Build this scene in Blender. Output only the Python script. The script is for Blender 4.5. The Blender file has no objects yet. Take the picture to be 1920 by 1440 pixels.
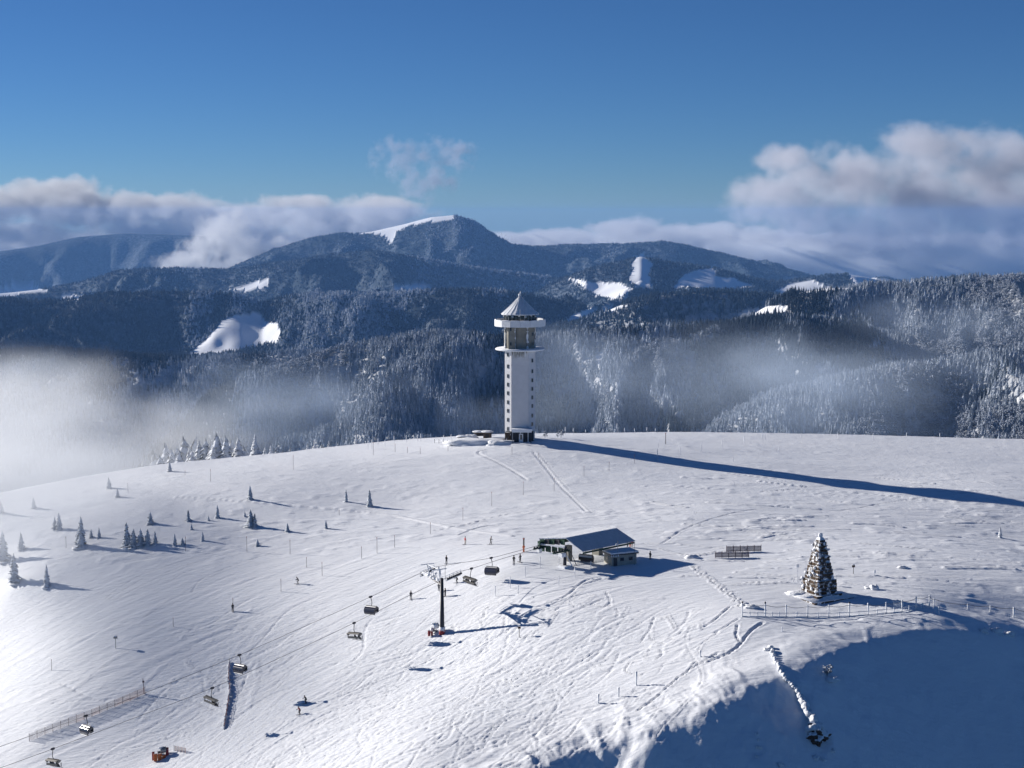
import bpy, bmesh, math, random
import numpy as np
from mathutils import Vector, Matrix

# ------------------------------------------------------------------ camera, sky, sun, exposure
SC = bpy.context.scene
COL = SC.collection
FPX = 3000.0                       # focal length in pixels of the 1920 px wide photograph
PITCH = math.atan(320.0 / FPX)
Z0 = 100.0                         # camera height in the scene
HAZE_DENSITY = 2.3e-5
cam_d = bpy.data.cameras.new('camera'); cam = bpy.data.objects.new('camera', cam_d); COL.objects.link(cam)
cam_d.sensor_width = 36.0; cam_d.lens = 36.0 * FPX / 1920.0
cam_d.clip_start = 1.0; cam_d.clip_end = 120000.0
cam.location = (0, 0, Z0); cam.rotation_euler = (math.pi / 2 - PITCH, 0, 0)
SC.camera = cam

SUN_EL = math.radians(18.2)
SH = Vector((0.89, -0.455, 0)).normalized()            # the way shadows run on the ground
SUN = Vector((-SH.x * math.cos(SUN_EL), -SH.y * math.cos(SUN_EL), math.sin(SUN_EL)))
world = bpy.data.worlds.new('World'); SC.world = world; world.use_nodes = True
wt = world.node_tree
bg = wt.nodes['Background']
sky = wt.nodes.new('ShaderNodeTexSky'); sky.sky_type = 'NISHITA'; sky.sun_disc = False
sky.sun_elevation = SUN_EL
sky.sun_rotation = math.atan2(SUN.x, SUN.y)
sky.altitude = 4000; sky.air_density = 1.0; sky.dust_density = 0.1; sky.ozone_density = 8.2
wt.links.new(sky.outputs[0], bg.inputs[0]); bg.inputs[1].default_value = 0.05
sun_d = bpy.data.lights.new('sun', 'SUN'); sun = bpy.data.objects.new('sun', sun_d); COL.objects.link(sun)
sun_d.energy = 5.0; sun_d.angle = math.radians(0.5); sun_d.color = (1.0, 0.945, 0.87)
sun.rotation_euler = (-SUN).to_track_quat('-Z', 'Y').to_euler()
sun.location = (-600, 300, 400)
SC.view_settings.view_transform = 'Standard'; SC.view_settings.look = 'None'
SC.view_settings.exposure = 0.54; SC.view_settings.gamma = 1.0; SC.view_settings.use_curve_mapping = False
SC.cycles.use_denoising = True
SC.cycles.max_bounces = 6; SC.cycles.diffuse_bounces = 2; SC.cycles.volume_bounces = 3
SC.cycles.glossy_bounces = 2; SC.cycles.transmission_bounces = 3; SC.cycles.transparent_max_bounces = 8
SC.cycles.use_adaptive_sampling = True; SC.cycles.adaptive_threshold = 0.018

# ------------------------------------------------------------------ pixels and noise
def ray(px, py):
    u = (px - 960.0) / FPX; v = -(py - 720.0) / FPX
    y = math.cos(PITCH) + v * math.sin(PITCH); z = -math.sin(PITCH) + v * math.cos(PITCH)
    return u / y, z / y                                # per metre of y
def at(px, py, D):
    a, b = ray(px, py); return Vector((a * D, D, Z0 + b * D))
def to_px(x, y, z):
    z = z - Z0
    f = y * math.cos(PITCH) - z * math.sin(PITCH); up = y * math.sin(PITCH) + z * math.cos(PITCH)
    return 960 + FPX * x / f, 720 - FPX * up / f
_R = np.random.RandomState(7)
_LAT = _R.rand(16, 256, 256)
def vnoise(x, y, seed=0):
    L = _LAT[seed % 16]
    xi = np.floor(x).astype(int); yi = np.floor(y).astype(int)
    fx = x - xi; fy = y - yi
    fx = fx * fx * (3 - 2 * fx); fy = fy * fy * (3 - 2 * fy)
    x0 = xi % 256; x1 = (xi + 1) % 256; y0 = yi % 256; y1 = (yi + 1) % 256
    a = L[x0, y0] * (1 - fx) + L[x1, y0] * fx
    b = L[x0, y1] * (1 - fx) + L[x1, y1] * fx
    return (a * (1 - fy) + b * fy) * 2 - 1
def fbm(x, y, octv=4, seed=0, gain=0.5):
    s = 0.0; amp = 1.0; tot = 0.0
    for k in range(octv):
        s = s + amp * vnoise(x * 2 ** k + 17.3 * k, y * 2 ** k - 9.1 * k, seed + k); tot += amp; amp *= gain
    return s / tot
def smooth(a, b, v):
    t = np.clip((v - a) / (b - a), 0, 1); return t * t * (3 - 2 * t)

# ------------------------------------------------------------------ the snowy summit: a height field through measured spots
CTRL = [(-200,1440,338),(0,1440,326),(300,1415,320),(60,1388,332),(600,1440,286),(450,1240,346),(573,1320,318),(800,1400,280),(800,1252,321),
        (828,1187,334),(964,1060,353),(1061,1063,350),(1163,1056,354),(1000,1300,296),(1200,1200,308),(1200,1330,281),(1000,1150,328),
        (1535,1128,320),(1400,1150,310),(1380,1230,293),(1750,1140,315),(1920,1160,322),(1700,1175,305),(1920,1190,313),(1490,1262,284),(1110,1398,274),(1600,1205,298),(2200,1165,338),
        (975,822,500),(693,949,432),(469,935,438),(250,1025,409),(27,1092,402),(0,1200,380),(-200,1200,402),(250,1180,366),
        (559,1095,372),(1400,1042,362),(1875,1008,391),(1300,960,405),(1920,930,439),(1650,900,460),(1200,880,460),
        (1100,1000,388),(2200,950,455),(-200,1000,436),(550,881,470),(820,870,470)]
RIDGE = [(-400,990,440),(-200,960,450),(0,925,462),(100,905,472),(300,872,492),(540,848,512),(700,829,528),(850,818,540),(975,813,545),
         (1100,812,545),(1300,810,553),(1600,815,560),(1920,824,562),(2200,834,560),(2600,850,555)]
CREST_X = np.array([r[0] for r in RIDGE], float); CREST_D = np.array([r[2] for r in RIDGE], float)
_pts = []
for px, py, D in CTRL + RIDGE:
    p = at(px, py, D); _pts.append((p.x, p.y, p.z))
_pts += [(-420, 300, 0 + Z0 - 130), (330, 330, Z0 - 95), (0, 180, Z0 - 112), (-250, 200, Z0 - 150), (-330,480,Z0-97), (350,520,Z0-88), (120,340,Z0-80)]
_pts = np.array(_pts); SCL = 100.0
def _U(r2): return np.where(r2 > 1e-12, 0.5 * r2 * np.log(np.maximum(r2, 1e-12)), 0.0)
_n = len(_pts); _P = _pts[:, :2] / SCL
_K = _U(((_P[:, None, :] - _P[None, :, :]) ** 2).sum(-1)) + np.eye(_n) * 0.004
_A = np.zeros((_n + 3, _n + 3)); _A[:_n, :_n] = _K; _A[:_n, _n] = 1; _A[:_n, _n + 1:] = _P; _A[_n, :_n] = 1; _A[_n + 1:, :_n] = _P.T
_w = np.linalg.solve(_A, np.concatenate([_pts[:, 2], np.zeros(3)]))
def tps(x, y):
    x = x / SCL; y = y / SCL
    s = _w[_n] + _w[_n + 1] * x + _w[_n + 2] * y
    for i in range(_n):
        s = s + _w[i] * _U((x - _P[i, 0]) ** 2 + (y - _P[i, 1]) ** 2)
    return s
# the rim of the cirque, in metres (runs from near the camera's foot to the right and back)
def flat_hit(px, py, D0):
    if px > 2200 or px < 900: return at(px, py, D0)
    D = np.arange(230, 420, .5); a, b = ray(px, py); z = tps(a * D, D); s = Z0 + b * D
    k = int(np.argmax(z >= s)); return Vector((a * D[k], D[k], z[k])) if k else at(px, py, D0)
RIM = [flat_hit(*p) for p in [(300,1640,236),(650,1560,250),(880,1490,260),(1010,1440,266),(1110,1398,271),(1215,1388,271),(1300,1352,277),(1385,1306,285),(1410,1284,289),(1490,1262,292),
                        (1580,1216,301),(1640,1192,307),(1720,1178,311),(1820,1182,315),(1920,1192,318),(2150,1200,332),(2500,1205,360),(3200,1205,430)]]
RIMX = np.array([p.x for p in RIM]); RIMY = np.array([p.y for p in RIM])
def rim_dist(x, y):
    """signed distance past the rim (positive = out over the cirque)"""
    best = np.full(np.shape(x), 1e9); sign = np.ones(np.shape(x))
    for i in range(len(RIM) - 1):
        ax, ay, bx, by = RIMX[i], RIMY[i], RIMX[i + 1], RIMY[i + 1]
        dx, dy = bx - ax, by - ay; L2 = dx * dx + dy * dy
        t = np.clip(((x - ax) * dx + (y - ay) * dy) / L2, 0, 1)
        d = np.hypot(x - ax - t * dx, y - ay - t * dy)
        c = (x - ax) * dy - (y - ay) * dx
        m = d < best; best = np.where(m, d, best); sign = np.where(m, np.sign(c), sign)
    return best * sign
def ground(x, y, fine=True):
    x = np.asarray(x, float); y = np.asarray(y, float)
    px = 960 + FPX * x / np.maximum(y, 1) * 1.0
    cy = np.interp(px, CREST_X, CREST_D)
    yy = np.minimum(y, cy + 4)
    # over the crest the surface is carried on by the value at the crest and falls away
    z = tps(x * np.where(y > cy + 4, (cy + 4) / np.maximum(y, 1), 1), yy)
    d = np.maximum(y - cy, 0)
    z = z - (0.14 * d + 0.36 * (np.sqrt(d * d + 35 ** 2) - 35))
    z = np.maximum(z, Z0 - 430 + 0 * z)
    # broad swells
    z = z + 0.5 * fbm(x / 42, y / 30, 3, 2) * smooth(560, 500, y)
    if fine:
        wl = smooth(75, 40, x)
        wob = (0.7 + 1.9 * wl) * fbm(x / 14, y / 14, 3, 5) + (0.35 + .6 * wl) * fbm(x / 3.0, y / 3.0, 4, 6)
    else:
        wob = 0
    r = rim_dist(x, y) + wob
    q = np.maximum(r, 0)
    fall = 0.95 * (np.sqrt(q * q + 2.2 ** 2) - 2.2) * 0.82
    fall = np.where(q > 120, fall - (q - 120) * 0.5, fall)
    z = z - fall
    z = z + 0.5 * np.exp(-((r + 4) / 4.0) ** 2)          # wind lip before the rim
    return z
def G(x, y): return float(ground(np.array([x]), np.array([y]))[0])
def hit(px, py, d0=180, d1=640):
    """where the line of sight through a spot of the photograph meets the snow"""
    D = np.arange(d0, d1, 0.5); a, b = ray(px, py)
    z = ground(a * D, D); s = Z0 + b * D
    k = np.argmax(z >= s)
    if not (z >= s).any(): k = np.argmax(z - s)
    elif k > 0:
        g0 = s[k-1] - z[k-1]; g1 = z[k] - s[k]; D_ = D[k-1] + 0.5 * g0 / max(g0 + g1, 1e-6)
        return Vector((a * D_, D_, G(a * D_, D_)))
    return Vector((a * D[k], D[k], float(z[k])))
# ------------------------------------------------------------------ helpers: materials, tags, meshes
def mat(name, color=(.5, .5, .5), rough=0.7, metal=0.0, spec=0.3, noise=None, bump=None, snow=None):
    """noise=(scale, dark factor, detail) mottles the colour; bump=(scale, distance); snow=(threshold, softness) lays snow on upward faces"""
    m = bpy.data.materials.new(name); m.use_nodes = True; nt = m.node_tree; N = nt.nodes; L = nt.links
    b = N['Principled BSDF']; b.inputs['Roughness'].default_value = rough; b.inputs['Metallic'].default_value = metal
    b.inputs['Specular IOR Level'].default_value = spec
    tc = N.new('ShaderNodeTexCoord')
    out = None
    rgb = N.new('ShaderNodeRGB'); rgb.outputs[0].default_value = (*color, 1); out = rgb.outputs[0]
    if noise:
        n = N.new('ShaderNodeTexNoise'); n.inputs['Scale'].default_value = noise[0]; n.inputs['Detail'].default_value = noise[2] if len(noise) > 2 else 4
        L.new(tc.outputs['Object'], n.inputs['Vector'])
        r = N.new('ShaderNodeMapRange'); r.inputs[1].default_value = .3; r.inputs[2].default_value = .7
        r.inputs[3].default_value = noise[1]; r.inputs[4].default_value = 1.0; L.new(n.outputs[0], r.inputs[0])
        mx = N.new('ShaderNodeVectorMath'); mx.operation = 'SCALE'; L.new(out, mx.inputs[0]); L.new(r.outputs[0], mx.inputs['Scale']); out = mx.outputs[0]
    if snow:
        g = N.new('ShaderNodeNewGeometry'); s = N.new('ShaderNodeSeparateXYZ'); L.new(g.outputs['Normal'], s.inputs[0])
        n2 = N.new('ShaderNodeTexNoise'); n2.inputs['Scale'].default_value = snow[2] if len(snow) > 2 else 2.0; n2.inputs['Detail'].default_value = 5
        L.new(tc.outputs['Object'], n2.inputs['Vector'])
        ad = N.new('ShaderNodeMath'); ad.operation = 'MULTIPLY_ADD'; L.new(n2.outputs[0], ad.inputs[0]); ad.inputs[1].default_value = 1.3; L.new(s.outputs[2], ad.inputs[2])
        r2 = N.new('ShaderNodeMapRange'); r2.inputs[1].default_value = snow[0] + .65 - snow[1]; r2.inputs[2].default_value = snow[0] + .65 + snow[1]; L.new(ad.outputs[0], r2.inputs[0])
        mc = N.new('ShaderNodeMix'); mc.data_type = 'RGBA'; L.new(r2.outputs[0], mc.inputs[0]); L.new(out, mc.inputs[6]); mc.inputs[7].default_value = (.82, .84, .88, 1); out = mc.outputs[2]
    L.new(out, b.inputs['Base Color'])
    if bump:
        n = N.new('ShaderNodeTexNoise'); n.inputs['Scale'].default_value = bump[0]; n.inputs['Detail'].default_value = 6
        L.new(tc.outputs['Object'], n.inputs['Vector'])
        bm = N.new('ShaderNodeBump'); bm.inputs['Distance'].default_value = bump[1]; bm.inputs['Strength'].default_value = 1.0
        L.new(n.outputs[0], bm.inputs['Height']); L.new(bm.outputs[0], b.inputs['Normal'])
    return m
def tag(o, label=None, cat=None, group=None, kind=None):
    if label: o['label'] = label
    if cat: o['category'] = cat
    if group: o['group'] = group
    if kind: o['kind'] = kind
    return o
def grid_mesh(name, X, Y, Z, attrs=None, smooth_=True):
    h, w = X.shape
    me = bpy.data.meshes.new(name); n = h * w
    me.vertices.add(n); me.vertices.foreach_set('co', np.stack([X, Y, Z], -1).astype(np.float32).ravel())
    i = np.arange(n).reshape(h, w)
    q = np.stack([i[:-1, :-1], i[:-1, 1:], i[1:, 1:], i[1:, :-1]], -1).reshape(-1, 4).astype(np.int32)
    me.loops.add(q.size); me.loops.foreach_set('vertex_index', q.ravel())
    me.polygons.add(len(q)); me.polygons.foreach_set('loop_start', np.arange(0, q.size, 4, dtype=np.int32))
    me.polygons.foreach_set('loop_total', np.full(len(q), 4, dtype=np.int32))
    me.update(calc_edges=True)
    me.polygons.foreach_set('use_smooth', np.full(len(q), smooth_))
    for k, v in (attrs or {}).items():
        a = me.attributes.new(k, 'FLOAT', 'POINT'); a.data.foreach_set('value', v.astype(np.float32).ravel())
    me.update()
    return me

# ------------------------------------------------------------------ snow field
def rows():
    return np.concatenate([np.linspace(60, 236, 36, endpoint=False), np.linspace(236, 420, 480, endpoint=False),
                           np.linspace(420, 566, 190, endpoint=False), np.linspace(566, 660, 30)])
FY = rows(); FU = np.linspace(-0.43, 0.43, 860)
FYY, FUU = np.meshgrid(FY, FU, indexing='ij')
FXX = FUU * np.maximum(FYY, 236)
FZZ = ground(FXX, FYY)
RIMD = rim_dist(FXX, FYY)
# fine relief: piste grooming streaks to the left and in front, wind-packed crust to the right
front = smooth(470, 380, FYY)
c, s = math.cos(math.radians(28)), math.sin(math.radians(28))
pa = FXX * c + FYY * s; pb = -FXX * s + FYY * c               # along / across the piste
pisteW = smooth(20, -25, RIMD) * smooth(395, 372, FYY + 0.12 * FXX) * smooth(75, 45, FXX)
streak = fbm(pa / 12, pb / 1.1, 4, 3, .6) * 0.07 + np.abs(fbm(pa / 20, pb / 2.2, 3, 9)) * 0.05 + np.abs(fbm(pa / 9, pb / .8 + fbm(FXX / 15, FYY / 15, 2, 1) * 3, 2, 10)) * 0.05
wind = fbm(FXX / 9 + 3, FYY / 2.2, 4, 11) * 0.15 + np.maximum(fbm(FXX / 5, FYY / 3, 3, 12) - .12, 0) * 0.45
FZZ = FZZ + streak * pisteW + wind * (1 - pisteW) * (0.45 + 0.55 * front)
# scalloped wind flutes on the lit rim and faint ribs down the cirque wall
flute = np.maximum(fbm(pa / 2.4 + fbm(FXX / 9, FYY / 9, 2, 4) * 2, pb / 9, 4, 8), -.1)
FZZ = FZZ + flute * (.18 + .42 * smooth(60, 35, FXX)) * np.exp(-((RIMD + 3) / 8.0) ** 2) + fbm(FXX / 5, FYY / 9, 4, 13) * 0.5 * smooth(2, 14, RIMD)
FZZ += np.abs(fbm(pa / 2.2, pb / 3.4, 5, 14, .6)) * 0.42 * np.exp(-((RIMD + 1) / 5.0) ** 2) * smooth(52, 30, FXX)
FORDER = FY
def groove(pts_px, width=0.45, depth=0.22, rim=0.08, bright=False, step=0.25, jitter=0.0, dash=None, space='px'):
    """press a track through given spots into the snow"""
    width = max(.2, width * .58)
    if space == 'px':
        P = [hit(a, b) for a, b in pts_px]
    else:
        P = [Vector((a, b, 0)) for a, b in pts_px]
    # Catmull-Rom
    Q = []
    for i in range(len(P) - 1):
        p0 = P[max(i - 1, 0)]; p1 = P[i]; p2 = P[i + 1]; p3 = P[min(i + 2, len(P) - 1)]
        n = max(2, int((p2 - p1).length / step))
        for k in range(n):
            t = k / n
            Q.append(0.5 * ((2 * p1) + (p2 - p0) * t + (2 * p0 - 5 * p1 + 4 * p2 - p3) * t * t + (3 * p1 - p0 - 3 * p2 + p3) * t ** 3))
    rs = np.random.RandomState(len(Q) + int(abs(P[0].x) * 10))
    for k, q in enumerate(Q):
        if dash and (k // dash) % 2: continue
        x = q.x + jitter * (rs.rand() - .5); y = q.y + jitter * (rs.rand() - .5)
        jy = np.searchsorted(FORDER, y)
        if jy < 40 or jy > len(FORDER) - 12: continue
        dy = FORDER[jy] - FORDER[jy - 1]
        du = (FU[1] - FU[0]) * max(y, 236)
        ry = int(math.ceil(3 * width / dy)); rx = int(math.ceil(3 * width / du))
        jx = int(round((x / max(y, 236) - FU[0]) / (FU[1] - FU[0])))
        y0, y1, x0, x1 = max(jy - ry, 0), min(jy + ry + 1, len(FORDER)), max(jx - rx, 0), min(jx + rx + 1, len(FU))
        if x1 <= x0: continue
        sx = FXX[y0:y1, x0:x1] - x; sy = FYY[y0:y1, x0:x1] - y
        r = np.hypot(sx, sy)
        TR[y0:y1, x0:x1] = np.maximum(TR[y0:y1, x0:x1], np.exp(-(r / width) ** 2) * depth)
        RM[y0:y1, x0:x1] = np.maximum(RM[y0:y1, x0:x1], np.exp(-((r - 1.7 * width) / (0.7 * width)) ** 2) * rim)
TR = np.zeros_like(FZZ); RM = np.zeros_like(FZZ)
groove([(1018, 835), (960, 838), (905, 845), (900, 852), (935, 868), (965, 885), (988, 900)], .7, .35, .12)
groove([(1000, 848), (1022, 875), (1045, 905), (1075, 935), (1100, 960)], .6, .3, .1)
groove([(1010, 850), (1050, 900), (1110, 962)], .35, .2, .06)
groove([(330, 932), (480, 942), (640, 956), (740, 967), (850, 990), (960, 1006)], .4, .0, .22)
groove([(1240, 1020), (1300, 985), (1420, 955), (1560, 958), (1680, 940), (1730, 935), (1840, 920)], .4, .25, .06)
groove([(1430, 922), (1500, 918), (1600, 924), (1690, 932)], .45, .35, .05)
groove([(1000, 1295), (1073, 1251), (1124, 1219), (1182, 1208), (1314, 1178), (1369, 1138)], .5, .3, .12)
groove([(1000, 1306), (1080, 1262), (1200, 1235), (1330, 1190), (1385, 1160)], .45, .25, .1)
groove([(1000, 1383), (1029, 1357), (1088, 1332), (1146, 1317), (1230, 1290)], .5, .3, .12)
groove([(1430, 1168), (1405, 1186), (1387, 1208), (1365, 1226), (1328, 1241)], .5, .5, .12, jitter=.3)
groove([(1383, 1171), (1381, 1193), (1389, 1204)], .4, .4, .1, jitter=.2)
groove([(1300, 1062), (1321, 1080), (1365, 1113), (1394, 1140)], .45, .35, .2, jitter=1.2, dash=3)
groove([(1240, 1030), (1290, 1042), (1345, 1036), (1400, 1028)], .4, .3, .2, jitter=.8, dash=2)
groove([(1345, 1226), (1300, 1252), (1262, 1280), (1230, 1308), (1196, 1333)], .38, .4, .15, jitter=.3)
for off in (0, 9, 22):
    groove([(195 + off, 1125), (250 + off * 2, 1086), (300 + off, 1066 + off), (352, 1050 + off), (430, 1030 + off)], .35, .22, .07)
groove([(360, 1110), (380, 1085), (440, 1060), (520, 1035)], .35, .2, .06)
groove([(455, 1260), (478, 1245), (482, 1275), (470, 1310), (465, 1330)], .5, .02, .15)
groove([(815, 995), (870, 985), (950, 965), (1010, 958)], .5, .3, .1, dash=5)
groove([(860, 1003), (905, 988), (945, 985)], .5, .35, .1)
groove([(780, 1254), (820, 1244), (870, 1246), (910, 1236)], .4, .2, .1)
groove([(1005, 1140), (1060, 1118), (1100, 1088), (1150, 1080)], .5, .3, .1)
groove([(1000, 1120), (1080, 1100), (1130, 1085)], .5, .3, .1)
_r = random.Random(4)
for k in range(560):                                          # skiers' tracks over the piste
    px = _r.uniform(330, 1330); py = _r.uniform(1120, 1440)
    if k > 330: px = _r.uniform(760, 1180); py = _r.uniform(1170, 1330)
    p0 = hit(px, py)
    if float(rim_dist(np.array([p0.x]), np.array([p0.y]))[0]) > -4: continue
    L = _r.uniform(8, 30) if k % 3 else _r.uniform(30, 80); ang = math.radians(_r.gauss(207, 20)); ph = _r.uniform(0, 6.28); am = _r.uniform(.6, 3.0); fr = _r.uniform(.15, .35)
    P = []
    for i in range(int(L / 2)):
        d = i * 2.0; o = am * math.sin(fr * d + ph)
        P.append((p0.x + math.cos(ang) * d - math.sin(ang) * o, p0.y + math.sin(ang) * d + math.cos(ang) * o))
    w = _r.uniform(.16, .32)
    groove(P, w, _r.uniform(.05, .26), _r.uniform(.02, .14), space='xy')
for cx, cy, n in [(900, 1190, 40), (960, 1290, 30), (1080, 1140, 22), (560, 1400, 26), (700, 1360, 26), (440, 1280, 20), (1230, 1215, 18)]:   # churned patches
    for k in range(n):
        p0 = hit(cx + _r.gauss(0, 38), cy + _r.gauss(0, 20)); a = _r.uniform(0, 6.28) if k % 3 else math.radians(_r.gauss(30, 25)); L = _r.uniform(2.5, 9); b = _r.gauss(0, 1.2)
        groove([(p0.x, p0.y), (p0.x + L * .5 * math.cos(a) - b * math.sin(a), p0.y + L * .5 * math.sin(a) + b * math.cos(a)), (p0.x + L * math.cos(a), p0.y + L * math.sin(a))], .26, _r.uniform(.12, .32), _r.uniform(.05, .2), space='xy')
for k in range(110):                                           # short drift lips and gouges on the open snow right and behind
    px = _r.uniform(1180, 1900); py = _r.uniform(880, 1100); L = _r.uniform(4, 22)
    p0 = hit(px, py); a = math.radians(_r.gauss(-8, 14))
    groove([(p0.x, p0.y), (p0.x + L * .5 * math.cos(a), p0.y + L * .5 * math.sin(a) + _r.uniform(-1, 1)), (p0.x + L * math.cos(a), p0.y + L * math.sin(a))], _r.uniform(.3, .6), _r.uniform(.05, .3), _r.uniform(.05, .3), space='xy', step=.4)
FZZ = FZZ - TR + RM
from math import floor
def surf(x, y):
    """the built snow surface, tracks included"""
    jy = np.searchsorted(FORDER, y) - 1; jy = max(0, min(jy, len(FORDER) - 2))
    fx = (x / max(y, 236) - FU[0]) / (FU[1] - FU[0]); jx = max(0, min(int(fx), len(FU) - 2)); tx = fx - jx
    ty = (y - FORDER[jy]) / (FORDER[jy + 1] - FORDER[jy])
    return float((FZZ[jy, jx] * (1 - tx) + FZZ[jy, jx + 1] * tx) * (1 - ty) + (FZZ[jy + 1, jx] * (1 - tx) + FZZ[jy + 1, jx + 1] * tx) * ty)
def on(px, py):
    p = hit(px, py); p.z = surf(p.x, p.y); return p

def snow_material():
    m = bpy.data.materials.new('packed_snow'); m.use_nodes = True; nt = m.node_tree; N = nt.nodes; L = nt.links
    b = N['Principled BSDF']; b.inputs['Roughness'].default_value = .55; b.inputs['Specular IOR Level'].default_value = .25
    b.inputs['Base Color'].default_value = (.83, .85, .9, 1)
    tc = N.new('ShaderNodeTexCoord')
    mp = N.new('ShaderNodeMapping'); mp.inputs['Rotation'].default_value = (0, 0, math.radians(-28)); mp.inputs['Scale'].default_value = (.12, 1.1, 1)
    L.new(tc.outputs['Object'], mp.inputs[0])
    n1 = N.new('ShaderNodeTexNoise'); n1.inputs['Scale'].default_value = 1.3; n1.inputs['Detail'].default_value = 7; n1.inputs['Roughness'].default_value = .65
    L.new(mp.outputs[0], n1.inputs['Vector'])
    n2 = N.new('ShaderNodeTexNoise'); n2.inputs['Scale'].default_value = .9; n2.inputs['Detail'].default_value = 8; n2.inputs['Roughness'].default_value = .7
    mp2 = N.new('ShaderNodeMapping'); mp2.inputs['Scale'].default_value = (.45, 1.2, 1); L.new(tc.outputs['Object'], mp2.inputs[0]); L.new(mp2.outputs[0], n2.inputs['Vector'])
    at_ = N.new('ShaderNodeAttribute'); at_.attribute_name = 'piste'
    mx = N.new('ShaderNodeMix'); L.new(at_.outputs['Fac'], mx.inputs[0]); L.new(n2.outputs[0], mx.inputs[2]); L.new(n1.outputs[0], mx.inputs[3])
    bm = N.new('ShaderNodeBump'); bm.inputs['Distance'].default_value = .3; bm.inputs['Strength'].default_value = .75
    L.new(mx.outputs[0], bm.inputs['Height']); L.new(bm.outputs[0], b.inputs['Normal'])
    n3 = N.new('ShaderNodeTexNoise'); n3.inputs['Scale'].default_value = .05; n3.inputs['Detail'].default_value = 5; L.new(tc.outputs['Object'], n3.inputs['Vector'])
    cr = N.new('ShaderNodeMix'); cr.data_type = 'RGBA'; cr.inputs[6].default_value = (.78, .81, .86, 1); cr.inputs[7].default_value = (.87, .88, .91, 1)
    L.new(n3.outputs[0], cr.inputs[0]); L.new(cr.outputs[2], b.inputs['Base Color'])
    return m
M_SNOW = snow_material()
me = grid_mesh('snow_ground', FXX, FYY, FZZ, {'piste': pisteW})
me.materials.append(M_SNOW)
o = bpy.data.objects.new('snow_ground', me); COL.objects.link(o); tag(o, kind='structure')

# ------------------------------------------------------------------ the hills behind
def ridge(profile, D, wob=0.0, seed=0):
    p = np.array(profile, float)
    return dict(px=p[:, 0], py=p[:, 1], D=D, seed=seed, wob=wob)
LAYERS = [
 # far left ridge
 dict(px=[-600,-200,0,60,150,240,330,380,480,560,640,900], py=[480,470,470,462,443,436,439,442,462,486,520,640], D=19500, sf=.42, sb=.3, A=170, L=900, w=250, seed=1),
 # the bald summit and its long right shoulder
 dict(px=[300,360,420,480,520,580,640,665,700,760,810,855,890,930,960,1010,1050,1130,1180,1240,1290,1350,1430,1520,1590,1650,1720,1900],
      py=[560,528,506,480,465,443,432,434,430,418,407,404,415,442,457,461,458,454,455,450,458,472,492,506,520,527,545,600], D=13500, sf=.40, sb=.3, A=150, L=650, w=120, seed=2),
 # middle ridge with the central hump
 dict(px=[-600,-200,0,80,150,230,340,430,500,560,620,695,760,830,900,980,1060,1150,1250], py=[540,545,548,540,528,504,500,502,492,486,476,467,476,488,500,510,520,545,600], D=10500, sf=.36, sb=.3, A=120, L=520, w=110, seed=3),
 # right hill with the meadows
 dict(px=[980,1050,1130,1200,1240,1300,1370,1450,1530,1600,1660,1750,1900,2300], py=[560,520,492,470,478,490,500,515,525,530,535,545,565,600], D=9000, sf=.34, sb=.3, A=110, L=480, w=110, seed=4),
 # broad dark hill on the left and middle
 dict(px=[-600,-200,0,100,200,300,400,450,490,530,620,700,800,900,980,1060,1120,1200], py=[555,560,557,560,547,544,542,548,562,552,545,547,541,537,545,560,580,640], D=6700, sf=.34, sb=.3, A=95, L=420, w=80, seed=5),
 # dark hump right of the tower
 dict(px=[1000,1060,1110,1160,1220,1290,1360,1440,1490,1560,1650,1750], py=[640,606,588,566,548,541,540,546,556,580,600,640], D=5400, sf=.33, sb=.3, A=60, L=330, w=70, seed=6),
 # forest shoulder low on the left
 dict(px=[-700,-200,0,120,250,350,450,520,600,680,800,900], py=[640,648,655,650,662,668,664,655,652,660,690,720], D=4300, sf=.30, sb=.28, A=45, L=260, w=60, seed=7),
 # frosted forest slope behind the tower
 dict(px=[380,460,520,600,640,690,750,800,850,930,980,1050,1130,1210,1330,1420,1500,1580,1640,1700,1800],
      py=[740,700,682,655,642,634,626,622,622,628,624,618,614,606,602,596,590,594,610,650,720], D=3150, sf=.31, sb=.28, A=52, L=210, w=45, seed=8),
 # near forest slope on the right, rising out of the frame
 dict(px=[1180,1280,1360,1430,1500,1600,1700,1800,1920,2100,2500], py=[700,625,590,570,556,540,528,518,510,500,480], D=3700, sf=.31, sb=.28, A=60, L=260, w=60, seed=9),
 dict(px=[1250,1330,1400,1480,1560,1660,1760,1860,1960,2200,2500], py=[870,800,760,728,706,684,668,655,640,600,560], D=2450, sf=.33, sb=.28, A=40, L=180, w=40, seed=10),
]
TILT = [(1010, 8570, 330, .30), (1610, 8760, 380, .34), (575, 3690, 170, .34), (325, 6100, 260, .34), (-960, 6450, 170, .4), (2910, 13240, 400, .34), (-1640, 10380, 250, .34), (-900, 13650, 700, .04), (480, 8260, 200, .1), (690, 8515, 200, .1), (-1110, 6460, 170, .02)]
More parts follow.
